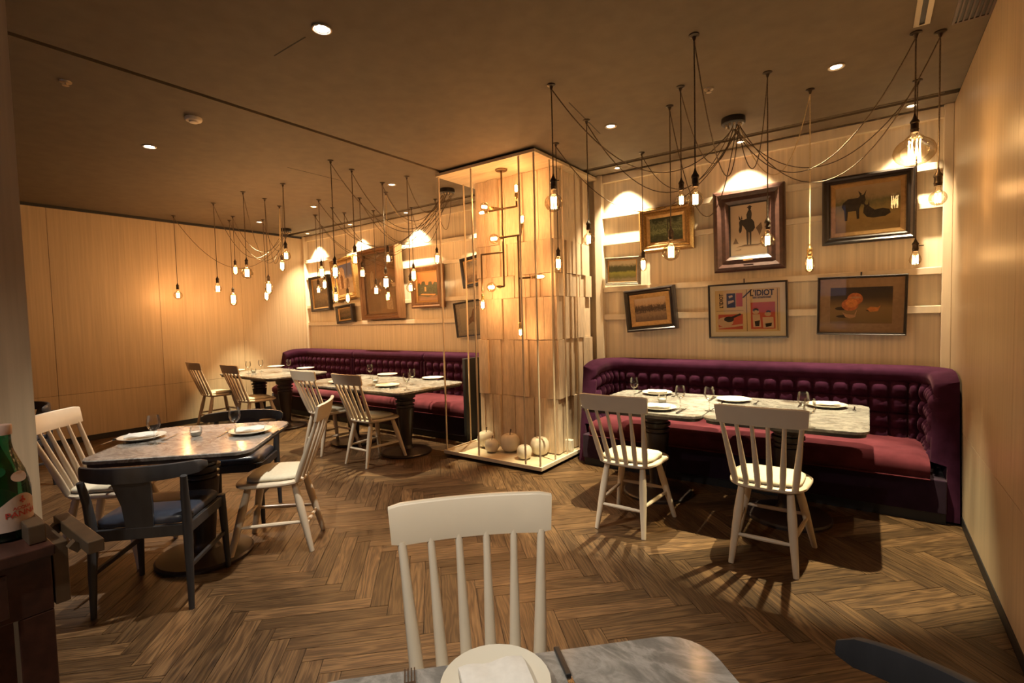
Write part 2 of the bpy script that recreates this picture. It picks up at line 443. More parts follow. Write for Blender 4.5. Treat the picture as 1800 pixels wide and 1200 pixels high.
# top panel and tray
MB().box(TX0, TX1, TY0, TY1, ZC-.05, ZC-.022).build('top_panel', 'tray', col, smooth=0, bevel=.002)
MB().box(TX0+.03, TX1-.03, TY0+.03, TY1, ZC-.022, ZC-.0005).build('top_shadow_gap', 'shadow_gap', col, smooth=0)
MB().box(TX0+.02, TX1-.02, TY0+.02, TY1, .035, .055).build('tray_deck', 'tray', col, smooth=0)
lip = MB()
lip.box(TX0, TX1, TY0, TY0+.02, .032, .068).box(TX0, TX0+.02, TY0+.02, TY1, .032, .068).box(TX1-.02, TX1, TY0+.02, TY1, .032, .068)
lip.build('tray_lip', 'cream', col, smooth=0, bevel=.002)
MB().box(TX0+.05, TX1-.05, TY0+.05, TY1, 0.0005, .033).build('plinth', 'black', col, smooth=0)
for x, y in ((-3.64, 3.81), (-3.64, 4.2), (-3.19, 3.80), (-2.62, 3.80), (-2.455, 3.80), (-2.455, 4.07), (-2.455, 4.31), (-2.455, 4.57), (-3.64, 4.62)):
    MB().tube([(x, y, .05), (x, y, ZC-.045)], .009, 8).build('rod', 'rod', col)

# apples and small box on the tray
def apple(px, rpx, stem=True, ribs=0, label=''):
    p = atz(*px, .056); r = rpx/FPX*depth(p)
    t = thing('ceramic_apple' if not ribs else 'ceramic_pumpkin', label, 'ornament', (p.x, p.y, .056), 0, 'white ceramic fruit in the column tray')
    prof = [(.05, .0), (.55, .02), (.85, .30), (1.0, .85), (.97, 1.25), (.78, 1.62), (.45, 1.76), (.2, 1.68), (.04, 1.52)]
    n = 32; L = []
    for a, z in prof:
        L.append([(r*a*(1-(.05*abs(math.cos(j*2*PI/n*ribs/2)) if ribs else 0))*math.cos(2*PI*j/n), r*a*(1-(.05*abs(math.cos(j*2*PI/n*ribs/2)) if ribs else 0))*math.sin(2*PI*j/n), r*z) for j in range(n)])
    b = MB().loops(L).build('body', 'apple', t, smooth=80)
    sb = b.modifiers.new('sub', 'SUBSURF'); sb.levels = 1; sb.render_levels = 1
    MB().tube([(0, 0, 1.5*r), (.05*r, 0, 1.85*r), (.12*r, .02*r, 2.2*r if stem else 1.8*r)], [.05*r, .04*r, .06*r], 6).build('fruit_stem', 'stem', t)
apple((855, 785), 16, label='tall white ceramic apple at the back left corner of the tray')
apple((865, 794), 13, label='small white ceramic apple at front left beside the tall one')
apple((897, 793), 18, label='wide white ceramic apple with long stem in the middle')
apple((922, 806), 14, label='smallest front white ceramic apple nearest the tray edge')
apple((949, 799), 18, False, 10, 'ribbed white ceramic pumpkin at the right end of the row')
p = atz(1001, 793, .056)
t = thing('outlet_box', 'small white plastic box standing in the tray beside the column', 'box', (p.x, p.y, .056))
MB().box(-.04, .04, -.03, .03, 0, .125).build('casing', 'white_plastic', t, smooth=0, bevel=.008)
MB().box(-.03, .03, -.034, -.0305, .02, .105).build('face_plate', 'porcelain', t, smooth=0, bevel=.003)

# ================================================================== BANQUETTES
def banquette(name, label, outer, z_top, seams, seat_x, front_y, end_panel=None):
    """outer: list of (x,y) outer path points (dense, rounded); inward normal to the left-hand... computed towards room"""
    root = thing(name, label, 'banquette', (0, 0, 0))
    P = [Vector(p) for p in outer]
    Sx = [0.]
    for a, b in zip(P[:-1], P[1:]): Sx.append(Sx[-1]+(b-a).length)
    Ltot = Sx[-1]
    def at(s):
        s = max(0, min(Ltot, s))
        for i in range(len(P)-1):
            if s <= Sx[i+1]+1e-9:
                tt = (s-Sx[i])/(Sx[i+1]-Sx[i]); return P[i].lerp(P[i+1], tt)
        return P[-1]
    def nrm(s):
        d = (at(s+.04)-at(s-.04)).normalized(); return Vector((d.y, -d.x))   # right-hand side of travel
    bounds = [0.]+seams+[Ltot]
    cell, rowh, roll = .132, .122, .11
    for a, b in zip(bounds[:-1], bounds[1:]):
        n = max(8, int((b-a)/.0145)); L = []
        ncell = max(1, round((b-a-.12)/cell)); cw = (b-a-.12)/ncell
        for i in range(n+1):
            s = a+(b-a)*i/n; pt = at(s); nn = nrm(s)
            endd = min(s-a, b-a-(s-a))
            er = min(1., endd/.035); edge = math.sqrt(max(0, 1-(1-er)**2))
            wing = min(s, Ltot-s); zt = z_top-.05*max(0, 1-wing/.35)**2
            fr = .0
            sec = []
            NZ = 44; z0 = .40
            for j in range(NZ+1):
                z = z0+(zt-z0)*j/NZ
                fromtop = zt-z
                x = (s-a-.06)/cw
                inb = 0 < x < ncell
                if fromtop < roll:
                    q = fromtop/roll; bl = .050*math.sqrt(max(0, 4*q*(1-q)))**.8 if q > .5 else .050*(max(0, 4*q*(1-q)))**.3
                else:
                    cv = ((fromtop-roll)/rowh) % 1
                    if inb: cu = x % 1; bl = .068*(max(0, 4*cu*(1-cu))**.40)*(max(0, 4*cv*(1-cv))**.40)
                    else:
                        e = (.06-min(s-a, b-s))/.06; bl = .050*(max(0, 1-abs(2*e-1)**2))**.4
                th = (.085+bl)*(.75+.25*edge)+.02*(1-(z-z0)/(zt-z0))
                rake = .10*(1-(z-z0)/(zt-z0))*.6
                dl = .17*max(0, (z-.25)/zt); s2 = s+dl*max(0, 1-s/.45)-(dl*max(0, 1-(Ltot-s)/.45) if end_panel is None else 0); pt = at(s2); nn = nrm(s2)
                v = pt+nn*th
                sec.append((v.x, v.y, z))
            for k in range(1, 6):
                ang = PI/2*k/5; v = pt+nn*(.085*(1-math.sin(ang))*.9+.0); sec.append((v.x, v.y, zt+.018*math.sin(ang)))
            sec.append((pt.x, pt.y, zt-.01)); pt = at(s); nn = nrm(s); sec.append((pt.x, pt.y, .02))
            v = pt+nn*.07; sec.append((v.x, v.y, .02)); sec.append((v.x, v.y, .39))
            L.append(sec)
        MB().loops(L).build('back_panel', 'velvet', root, smooth=60)
        # buttons
        bt = MB()
        for i in range(1, ncell):
            for k in range(0, 4):
                s = a+.06+i*cw; pt = at(s); nn = nrm(s); zt = z_top; z = zt-roll-k*rowh
                c = pt+nn*.100
                bt.lathe([(.001, -.007), (.008, -.005), (.010, 0), (.008, .005), (.001, .007)], 8, (c.x, c.y, z))
        if bt.v: bb = bt.build('buttons', 'velvet_dark', root); bb['kind'] = 'stuff'
    # seat cushion
    x0, x1 = seat_x; fy = front_y; by = YB-.14
    prof = [(by, .30), (fy+.05, .295), (fy+.012, .31), (fy-.008, .345), (fy-.010, .39), (fy+.008, .425), (fy+.05, .445), (fy+.2, .452), (by, .44)]
    nseg = max(2, int((x1-x0)/.05)); L = []
    for i in range(nseg+1):
        x = x0+(x1-x0)*i/nseg; e = min(1, min(i, nseg-i)/1.0)
        L.append([(x, y, z-(.0 if e >= 1 else (.02 if z > .4 else 0))) for y, z in prof])
    MB().loops(L).build('seat_cushion', 'velvet_seat', root, smooth=60)
    MB().tube([(x0, fy-.004, .305), (x1, fy-.004, .305)], .006, 6).build('piping', 'velvet_seat', root)
    MB().box(x0-.088, x1+(.088 if end_panel is None else 0), fy+.03, by, .075, .30).build('base', 'velvet_dark', root, smooth=0, bevel=.006)
    MB().box(x0-.088, x1+(.088 if end_panel is None else 0), fy+.06, by, .0005, .075).build('toe_kick', 'black', root, smooth=0)
    if end_panel is not None:
        xa, xb, ya = end_panel
        MB().box(xa, xb, ya, YB-.08, .0005, z_top+.01).build('end_panel', 'black', root, smooth=0, bevel=.004)
    return root
def arc(cx, cy, r, a0, a1, n=10): return [(cx+r*math.cos(math.radians(a0+(a1-a0)*k/n)), cy+r*math.sin(math.radians(a0+(a1-a0)*k/n))) for k in range(n+1)]
yb = YB-.085; rr = .26
# travel from the left wing front, up, along the back to the right, down the right wing; room is on the right-hand side
xl, xr = -2.33, XR-.012
outR = [(xl, 4.32)] + arc(xl+rr, yb-rr, rr, 180, 90) + arc(xr-rr, yb-rr, rr, 90, 0) + [(xr, 4.30)]
banquette('banquette_sofa', 'purple velvet tufted banquette under the donkey pictures beside the right wall', outR, .975, [], (xl+.16, xr-.16), 4.235)
xl2, xr2 = XL+.02, -3.80
outL = [(xl2, 4.45)] + arc(xl2+rr, yb-rr, rr, 180, 90) + [(xr2, yb)]
Lt = (yb-rr-4.45)+rr*PI/2+(xr2-xl2-rr)
banquette('banquette_sofa', 'long purple velvet tufted banquette left of the column in far corner', outL, .985, [Lt-(xr2+6.68), Lt-(xr2+5.09)], (xl2+.16, xr2), 4.28, (xr2+.002, xr2+.04, 4.27))

# ================================================================== TABLES
def table(label, cx, cy, w, d, rz=0., ped=(0, 0)):
    t = thing('marble_table', label, 'table', (cx, cy, 0), rz, 'marble pedestal tables')
    out = rrect(w, d, .09, 6)
    slab(MB(), out, [(.727, .006), (.730, .001), (.746, .0), (.750, .004)]).build('marble_top', 'marble', t, smooth=30)
    slab(MB(), rrect(w-.03, d-.03, .085, 6), [(.702, .02), (.706, .0), (.7265, .0)]).build('underframe', 'pedestal', t, smooth=30)
    prof = [(.27, .001), (.272, .018), (.262, .028), (.17, .040), (.085, .055), (.066, .075), (.060, .10), (.062, .14), (.076, .30), (.094, .46), (.098, .50), (.082, .505), (.080, .515), (.100, .52), (.100, .535), (.084, .54), (.084, .555), (.106, .56), (.106, .580), (.088, .585), (.088, .60), (.112, .61), (.118, .64), (.118, .66), (.14, .67), (.15, .7015)]
    MB().lathe(prof, 28, (ped[0], ped[1], 0)).build('pedestal', 'pedestal', t, smooth=35)
    return t
R1C, R2C = (-1.39, 3.90), (-.455, 3.90)
M1C, M2C = (-5.05, 3.68), (-4.125, 3.68)
F1C, F2C = (-7.36, 3.74), (-6.66, 3.74)
NLC, FGC = (-3.395, 1.335), (-.305, .49)
table('grey marble table nearest the column at the right banquette', *R1C, .925, .98)
table('grey marble table at right banquette, closer to the right wall', *R2C, .925, .98)
table('grey marble table left of the column at far banquette, right one of pair', *M2C, .92, .97)
table('grey marble table at far banquette, behind the leftmost spindle chair of middle pair', *M1C, .92, .97)
table('grey marble table in the far left corner, right one of pair', *F2C, .80, .90)
table('grey marble table in the far left corner against the panelled wall', *F1C, .58, .90)
table('grey marble table set diagonally among white and black chairs at left', *NLC, .86, .86, PI/4)
table('grey marble table in the near foreground under the white napkin', *FGC, .85, .85, PI/4)

# ================================================================== CHAIRS
def make_chair():
    t = thing('spindle_chair', 'x', 'chair', (0, 0, 0), 0, 'cream spindle-back chairs')
    out = []
    for k in range(36):
        a = 2*PI*k/36; c, s = math.cos(a), math.sin(a); e = .55
        x = .212*math.copysign(abs(c)**e, c); y = .205*math.copysign(abs(s)**e, s)
        out.append((x*(1+.08*(y/.205)*1), y+.01))
    slab(MB(), out, [(.428, .045), (.434, .018), (.446, .0), (.458, .0), (.468, .012), (.466, .05), (.462, .12)]).build('seat', 'chair_white', t, smooth=50)
    pad = []
    for k in range(36):
        a = 2*PI*k/36; c, s = math.cos(a), math.sin(a)
        pad.append((.182*math.copysign(abs(c)**.5, c)*(1+.06*s), .165*math.copysign(abs(s)**.5, s)-.012))
    slab(MB(), pad, [(.4685, .012), (.476, .0), (.486, .0), (.496, .014), (.500, .06)]).build('seat_pad', 'pad', t, smooth=60)
    feet = {(-1, -1): (-.165, -.235), (1, -1): (.165, -.235), (-1, 1): (-.215, .235), (1, 1): (.215, .235)}
    tops = {k: (k[0]*.125, k[1]*.135) for k in feet}
    def pt(k, z): f, tp = feet[k], tops[k]; q = 1-z/.44; return Vector((tp[0]+(f[0]-tp[0])*q, tp[1]+(f[1]-tp[1])*q, z))
    for k in feet:
        MB().tube([pt(k, z) for z in (.44, .38, .30, .20, .10, .012, .0006)], [.018, .021, .0245, .023, .019, .0155, .0145], 12).build('leg', 'chair_white', t)
    for a, b, z in (((-1, -1), (1, -1), .165), ((-1, 1), (1, 1), .215), ((-1, -1), (-1, 1), .19), ((1, -1), (1, 1), .19)):
        pa, pb = pt(a, z), pt(b, z)
        MB().tube([pa, pa.lerp(pb, .3), pa.lerp(pb, .5), pa.lerp(pb, .7), pb], [.009, .0125, .0135, .0125, .009], 8).build('stretcher', 'chair_white', t)
    # top rail: bowed, leaning back
    sag, hw, lean = .026, .228, .22
    def ry(x): return -.335+sag*(x/hw)**2
    L = []
    n = 14
    for i in range(n+1):
        x = -hw+2*hw*i/n; e = .006 if i in (0, n) else 0; th = .0125-(.003 if i in (0, n) else 0)
        ring = []
        for dz, dt in ((-.052+e, -th*.8), (-.055+e, 0), (-.052+e, th*.8), (.050-e, th*.9), (.056-e, th*.3), (.056-e, -th*.3), (.050-e, -th*.9)):
            z = .885+dz; y = ry(x)-dz*lean+dt; ring.append((x*(1+.02*dz/.05), y, z))
        L.append(ring)
    MB().loops(L).build('top_rail', 'chair_white', t, smooth=50)
    for i in range(6):
        xb = -.152+.304*i/5; xt = -.197+.394*i/5; yb_ = -.158-.022*(1-(xb/.152)**2)
        yt = ry(xt)+.05*lean+.0
        MB().tube([Vector((xb, yb_, .455)).lerp(Vector((xt, yt, .838)), q) for q in (0, .25, .5, .8, 1)], [.0155, .0165, .0145, .0112, .0105] if i not in (0, 5) else [.017, .019, .0165, .013, .012], 10).build('spindle', 'chair_white', t)
    return t
chair0 = make_chair(); used = [0]
def place(proto, flag, loc, face, label):
    """face: unit (fx,fy) direction the sitter looks"""
    o = proto if not flag[0] else copy_tree(proto); flag[0] = 1
    o.location = (loc[0], loc[1], 0); o.rotation_euler = (0, 0, math.atan2(-face[0], face[1])); o['label'] = label; return o
D = math.sqrt(.5)
for loc, face, lb in (
    ((-1.335, 3.25), (0, 1), 'cream spindle chair at right banquette table, nearer the column'),
    ((-.475, 3.235), (0, 1), 'cream spindle chair at right banquette table, nearer the right wall'),
    ((-4.17, 3.285), (0, 1), 'cream spindle chair at the middle table, closest to the column'),
    ((-4.97, 3.31), (0, 1), 'cream spindle chair at the middle table, left one of pair'),
    ((-6.66, 3.32), (0, 1), 'cream spindle chair at the far corner table, right one of pair'),
    ((-7.74, 3.33), (0, 1), 'cream spindle chair against the panelled left wall, farthest back'),
    ((-3.15, 1.69), (-D, -D), 'cream spindle chair right of the diagonal table, seen from its side'),
    ((-3.87, 1.02), (D, D), 'cream spindle chair at the left of the diagonal table, beside the wall end'),
    ((-.689, .825), (D, -D), 'cream spindle chair in the foreground facing the camera'),
): place(chair0, used, loc, face, lb)

def make_dark():
    t = thing('dark_armchair', 'x', 'chair', (0, 0, 0), 0, 'black wooden chairs')
    for sx in (-1, 1):
        MB().tube([(sx*.225, -.215, .0006), (sx*.222, -.205, .25), (sx*.218, -.195, .44), (sx*.222, -.215, .59), (sx*.232, -.238, .700)], [.0135, .020, .024, .020, .016], 10).build('leg', 'chair_black', t)
        MB().tube([(sx*.235, .225, .0006), (sx*.228, .215, .25), (sx*.222, .205, .45)], [.0135, .020, .023], 10).build('leg', 'chair_black', t)
        MB().bar((sx*.221, -.19, .415), (sx*.222, .20, .415), .022, .055).build('side_apron', 'chair_black', t, smooth=0, bevel=.004)
        MB().bar((sx*.224, -.20, .22), (sx*.228, .21, .22), .016, .022).build('stretcher', 'chair_black', t, smooth=0, bevel=.003)
    MB().bar((-.21, -.195, .412), (.21, -.195, .412), .022, .06).build('rear_apron', 'chair_black', t, smooth=0, bevel=.004)
    MB().bar((-.21, .205, .415), (.21, .205, .415), .022, .055).build('front_apron', 'chair_black', t, smooth=0, bevel=.004)
    slab(MB(), rrect(.43, .405, .05, 5, 0, .008), [(.444, .004), (.452, .0), (.476, .0), (.492, .018), (.498, .06)]).build('seat_cushion', 'leather', t, smooth=60)
    L = []; n = 18
    for i in range(n+1):
        a = -1.02+2.04*i/n; x = .315*math.sin(a)/math.sin(1.02)*.95; y = -.262+.13*(a/1.02)**2*(1 if True else 0)
        hh = .040-.010*(abs(a)/1.02)**2; th = .014; e = .55 if i in (0, n) else 1
        L.append([(x, y-th*e+.0, .728-hh*e), (x, y+th*e, .728-hh*e), (x, y+th*e*1.1, .728), (x, y+th*e*.8, .728+hh*e*.9), (x, y, .728+hh*e), (x, y-th*e*.8, .728+hh*e*.9), (x, y-th*e*1.1, .728)])
    MB().loops(L).build('top_rail', 'chair_black', t, smooth=60)
    sp = MB()
    sp.loops([[(-.062, -.203, .43), (.062, -.203, .43), (.062, -.189, .43), (-.062, -.189, .43)], [(-.070, -.217, .56), (.070, -.217, .56), (.070, -.203, .56), (-.070, -.203, .56)], [(-.088, -.262, .702), (.088, -.262, .702), (.088, -.248, .702), (-.088, -.248, .702)]])
    sp.build('splat', 'chair_black', t, smooth=60)
    return t
dark0 = make_dark(); usedd = [0]
for loc, face, lb in (
    ((-3.125, 1.02), (-D, D), 'black wooden chair with blue leather seat, back to the camera at left'),
    ((-3.88, 1.78), (D, -D), 'black wooden chair on the far side of the diagonal table'),
    ((-6.35, .93), (.2, -.98), 'black wooden chair half hidden behind the wall end at far left'),
    ((.07, .93), (-D, -D), 'black wooden chair at the foreground table, only its rail corner showing'),
): place(dark0, usedd, loc, face, lb)

# ================================================================== TABLEWARE
def make_glass():
    t = thing('wine_glass', 'x', 'glass', (0, 0, 0), 0, 'wine glasses on the tables')
    MB().lathe([(.004, .078), (.014, .082), (.027, .094), (.034, .112), (.0355, .126), (.033, .150), (.029, .172)], 20, cap0=False, cap1=False).build('bowl', 'glass', t, smooth=80)
    MB().lathe([(.032, .0006), (.032, .002), (.012, .005), (.0045, .012), (.0036, .04), (.0045, .079)], 16, cap1=False).build('stem', 'glass', t, smooth=80)
    return t
def make_plate():
    t = thing('dinner_plate', 'x', 'plate', (0, 0, 0), 0, 'white plates on the tables')
    MB().lathe([(.075, .0006), (.080, .003), (.122, .018), (.128, .021), (.127, .023), (.118, .021), (.08, .008), (.001, .007)], 32, cap0=True, cap1=True).build('dish', 'porcelain', t, smooth=60)
    return t
def make_napkin(w=.16, d=.11):
    L = []
    n = 8
    for i in range(n+1):
        x = -w/2+w*i/n; k = .004*math.sin(i*1.3); L.append([(x, -d/2, .0006+.0), (x, d/2, .0006), (x, d/2+.004, .008+k), (x, d/4, .017+k), (x, -d/4, .015+k*.5), (x, -d/2-.003, .009-k)])
    return MB().loops(L).build('napkin', 'napkin', None, smooth=60)
def make_votive():
    t = thing('votive_candle', 'x', 'candle', (0, 0, 0), 0, 'votive candles on the tables')
    MB().lathe([(.022, .0006), (.026, .003), (.034, .022), (.034, .045), (.029, .062)], 18, cap0=True, cap1=False).build('glass_cup', 'glass', t, smooth=60)
    MB().lathe([(.022, .004), (.027, .010), (.031, .028), (.001, .027)], 16).build('wax', 'wax', t, smooth=60)
    return t
def make_fork():
    m = MB().box(-.004, .004, -.09, .05, .0006, .003).box(-.011, .011, .05, .062, .0006, .004)
    for i in range(4): x = -.0095+i*.0063; m.box(x-.0013, x+.0013, .062, .10, .0015, .004)
    return m.build('fork', 'steel', None, smooth=0)
def make_knife():
    t = thing('table_knife', 'x', 'cutlery', (0, 0, 0), 0, 'knives on the tables')
    MB().box(-.007, .007, -.11, -.005, .0006, .010).build('handle', 'knife_black', t, smooth=0, bevel=.002)
    MB().loops([[(-.007, -.004, .001), (.007, -.004, .001), (.007, -.004, .003), (-.007, -.004, .003)], [(-.009, .05, .001), (.009, .05, .001), (.009, .05, .003), (-.009, .05, .003)], [(-.002, .11, .001), (.006, .11, .001), (.006, .11, .003), (-.002, .11, .003)]]).build('blade', 'steel', t)
    return t
PR = {k: (f(), [0]) for k, f in dict(glass=make_glass, plate=make_plate, napkin=make_napkin, votive=make_votive, fork=make_fork, knife=make_knife).items()}
tag(PR['napkin'][0], 'x', 'napkin', 'napkins on plates'); tag(PR['fork'][0], 'x', 'cutlery', 'forks on the tables')
ZT = .7505
def put(kind, x, y, z, label, rz=0., sc=1.):
    pr, fl = PR[kind]; o = pr if not fl[0] else copy_tree(pr); fl[0] = 1
    o.location = (x, y, z); o.rotation_euler = (0, 0, rz); o.scale = (sc,)*3; o['label'] = label; return o
def setting(px, where, rz=0., nap=True, fork=True, knife=True, sc=1.):
    p = atz(*px, ZT+.012) if isinstance(px[0], (int, float)) and abs(px[0]) > 50 else Vector((px[0], px[1], 0))
    put('plate', p.x, p.y, ZT, f'white dinner plate {where}', rz, sc)
    if nap: put('napkin', p.x, p.y, ZT+.0215*sc, f'folded white napkin on the plate {where}', rz+.25, sc)
    c, s = math.cos(rz), math.sin(rz)
    if fork: put('fork', p.x-.165*c*sc, p.y-.165*s*sc, ZT, f'steel fork beside the plate {where}', rz)
    if knife: put('knife', p.x+.165*c*sc, p.y+.165*s*sc, ZT, f'black-handled knife beside the plate {where}', rz)
setting((1155, 690), 'at the sofa side of the table nearest the column', PI)
setting((1158, 716), 'at the chair side of the table nearest the column', 0)
setting((1290, 702), 'at the sofa side between the two right tables', PI, nap=False)
setting((1453, 712), 'at the right end of the right banquette tables', PI)
setting((681, 658), 'at the sofa side of the middle tables', PI, nap=False)
setting((761, 664), 'nearest the column on the middle tables', PI, nap=False)
setting((681, 677), 'at the chair side of the middle tables', 0, nap=False)
setting((597, 671), 'at the left chair of the middle tables', 0, nap=False, fork=False)
setting((485, 644), 'at the back of the far corner tables', PI, nap=False, fork=False, knife=False)
setting((537, 647), 'at the right of the far corner tables', PI, nap=False, fork=False, knife=False)
setting((414, 651), 'behind the chairs on the far corner tables', 0, nap=False, fork=False, knife=False)
setting((250, 768), 'at the left side of the diagonal table', -PI/4-PI/2)
setting((441, 757), 'at the right side of the diagonal table', PI/4)
def gl(px, label): p = atz(*px, ZT); put('glass', p.x, p.y, ZT, label)
gl((1115, 699), 'wine glass at the left end of the right banquette tables')
gl((1196, 719), 'wine glass at the front of the table nearest the column')
gl((1247, 722), 'wine glass where the two right tables meet')
gl((1412, 735), 'rear one of two overlapping wine glasses on the right table')
gl((1423, 751), 'front one of two overlapping wine glasses on the right table')
gl((651, 665), 'wine glass at the left end of the middle tables')
gl((715, 685), 'front one of two wine glasses on the middle table near the column')
gl((725, 676), 'rear one of two wine glasses on the middle table near the column')
gl((508, 652), 'wine glass at the right of the far corner tables')
gl((459, 653), 'wine glass in the middle of the far corner tables')
gl((437, 656), 'wine glass at the left of the far corner tables')
gl((272, 780), 'wine glass at the left side of the diagonal table')
gl((414, 763), 'wine glass at the right side of the diagonal table')
def vo(px, label): p = atz(*px, ZT); put('votive', p.x, p.y, ZT, label)
vo((1164, 707), 'votive candle glass on the table nearest the column')
vo((345, 766), 'votive candle glass in the middle of the diagonal table')
vo((446, 655), 'votive candle glass on the far corner tables')
vo((660, 672), 'votive candle glass on the middle tables')
# foreground setting
pf = atz(872, 1212, ZT)
put('plate', pf.x, pf.y, ZT, 'white dinner plate on the foreground table', PI/4, .82)
put('napkin', pf.x, pf.y, ZT+.0215*.82, 'folded white napkin on the foreground plate', PI/4+.1, .80)
a, b = atz(966, 1150, ZT), atz(990, 1206, ZT)
kd = math.atan2(-(a-b).x, (a-b).y)
put('knife', (a.x+b.x)/2+.035, (a.y+b.y)/2-.008, ZT, 'black-handled knife right of the foreground plate', kd+PI, .8)
a = atz(727, 1192, ZT); put('fork', a.x+.05, a.y-.055, ZT, 'fork left of the foreground plate', kd)

# ================================================================== SERVICE STATION
CZ = .965
k = (CAMH-CZ)/(CAMH-.89)
fx = -1.735*k; ry = .318*k
cab = thing('service_station', 'dark mahogany service station with drawer at the left edge', 'cabinet', (0, 0, 0))
MB().box(fx-.48, fx+.008, -.75, ry+.004, CZ-.025, CZ).build('top', 'mahogany', cab, smooth=0, bevel=.003)
MB().box(fx-.46, fx-.003, -.74, ry-.002, CZ-.15, CZ-.0255).build('body', 'mahogany', cab, smooth=0, bevel=.002)
dw = MB().box(fx-.0025, fx+.004, -.62, ry-.075, CZ-.135, CZ-.04).build('drawer', 'mahogany', cab, smooth=0, bevel=.002)
for yy in (-.74, ry-.062):
    for xx in (fx-.46, fx-.063): MB().box(xx, xx+.06, yy, yy+.06, .0006, CZ-.1505).build('leg', 'mahogany', cab, smooth=0, bevel=.003)
MB().box(fx-.455, fx-.02, -.70, ry-.02, .30, .325).build('lower_shelf', 'mahogany', cab, smooth=0, bevel=.002)
MB().box(fx-.46, fx-.004, ry+.001, ry+.028, CZ-.145, CZ-.004).build('side_plate', 'cab_plate', cab, smooth=0, bevel=.002)
MB().bar((fx-.30, ry-.018, CZ+.022), (fx-.025, ry-.018, CZ+.022), .030, .042).build('gallery_rail', 'cab_plate', cab, smooth=0, bevel=.002)
hd = MB().bar((fx-.19, ry+.056, CZ-.005), (fx+.095, ry+.056, CZ-.005), .030, .028).build('handle_bar', 'cab_plate', cab, smooth=0, bevel=.002)
for dx in (-.15, .02): MB().bar((fx+dx, ry+.029, CZ-.02), (fx+dx, ry+.042, CZ-.008), .022, .022).build('handle_stub', 'cab_plate', cab, smooth=0)
# bottles
def bottle(x, y, label, rz, lab=True):
    t = thing('water_bottle', label, 'bottle', (x, y, CZ+.0005), rz, 'green glass water bottles on the service station')
    t.scale = (1, 1, .93)
    r = .0415
    MB().lathe([(.030, .0), (.038, .003), (r, .012), (r, .125), (.040, .140), (.034, .168), (.024, .198), (.0165, .222), (.0140, .240), (.0140, .262), (.0152, .264), (.0152, .272)], 28, cap1=False).build('glass_body', 'bottle_glass', t, smooth=60)
    MB().lathe([(.0165, .262), (.0168, .284), (.015, .287)], 16).build('cap', 'stopper', t, smooth=40)
    # label band with a curved top edge
    vs, fs = [], []; n = 28
    for i in range(n+1):
        a = -1.15+2.3*i/n; rr_ = r+.0006; top = .098+.017*math.cos((a)*2.2)
        vs += [(rr_*math.cos(a), rr_*math.sin(a), .026), (rr_*math.cos(a), rr_*math.sin(a), top)]
    for i in range(n): fs.append((2*i, 2*i+2, 2*i+3, 2*i+1))
    m = MB(); m.v = vs; m.f = fs; lb = m.build('paper_label', 'label_paper', t)
    vs, fs = [], []
    for j in range(21):
        a = 2*PI*j/20
        if j < 20:
            aa = .42*math.cos(a); zz = .158+.013*math.sin(a); rr_ = .0380-(zz-.158)*.22+.0009
            vs.append((rr_*math.cos(aa), rr_*math.sin(aa), zz))
    m = MB(); m.v = vs; m.f = [tuple(range(20))]; m.build('shoulder_label', 'label_paper', t)
    if lab:
        for txt, sz, z in (('PANNA', .0185, .060), ('ACQUA', .0100, .077)):
            cu = bpy.data.curves.new('lettering', 'FONT'); cu.body = txt; cu.size = sz; cu.align_x = 'CENTER'; cu.offset = .0004
            to = bpy.data.objects.new('lettering', cu); COL.objects.link(to)
            bpy.context.view_layer.update()
            me = bpy.data.meshes.new_from_object(to.evaluated_get(bpy.context.evaluated_depsgraph_get()))
            bpy.data.objects.remove(to)
            for v in me.vertices:
                a = v.co.x/r; rr_ = r+.0013; v.co = Vector((rr_*math.cos(a), rr_*math.sin(a), z+v.co.y))
            me.materials.clear(); me.materials.append(MATS['label_red'])
            lo = bpy.data.objects.new('lettering', me); COL.objects.link(lo); lo.parent = lb
        m = MB(); rr_ = r+.0013
        for da, dz, s_ in ((0, .0, .004), (-.09, -.003, .003), (.09, -.003, .003), (0, -.007, .0026), (0, .006, .003)):
            m.poly([(rr_*math.cos(da+q[0]*s_/r), rr_*math.sin(da+q[0]*s_/r), .1005+dz+q[1]*s_) for q in ((-1, 0), (0, -1), (1, 0), (0, 1))])
        m.build('lily_emblem', 'label_red', lb, smooth=0)
    return t
p = atz(22, 946, CZ)
face = math.atan2(-p.y, -p.x)
bottle(p.x-.012, p.y-.002, 'green glass water bottle with red lettered label, front one of group', face+.62)
bottle(p.x-.10, p.y+.018-.03, 'green glass water bottle behind the front one', face+.2, False)
bottle(p.x-.05, p.y-.098, 'green glass water bottle at the very left edge', face, False)

# ================================================================== PICTURES
FRAMES = {
 'gold': ('gold', .075, .06, 'gold_liner', .030), 'thin_gold': ('frame_grey', .030, .03, 'gold_liner', .010),
 'black_orn': ('frame_black', .055, .05, 'gold_liner', .045), 'brown': ('frame_brown', .135, .06, 'frame_black', .012),
 'dark_wide': ('frame_black', .060, .045, 'gold_liner', .035), 'thin': ('frame_black', .016, .025, None, 0),
 'thin2': ('frame_black', .020, .025, None, 0), 'oak': ('frame_oak', .085, .10, 'frame_brown', .012),
 'orn_brown': ('frame_oak', .085, .07, 'gold_liner', .018), 'dark': ('frame_black', .045, .05, 'gold_liner', .02),
 'plain': ('frame_grey', .030, .03, 'frame_black', .004),
}
def rectframe(w, h, prof):
    """prof: (inset, y) loops around the rectangle"""
    m = MB(); L = []
    for i, y in prof:
        a, b = w/2-i, h/2-i; L.append([(-a, y, -b), (a, y, -b), (a, y, b), (-a, y, b)])
    return m.loops(L, False, False)
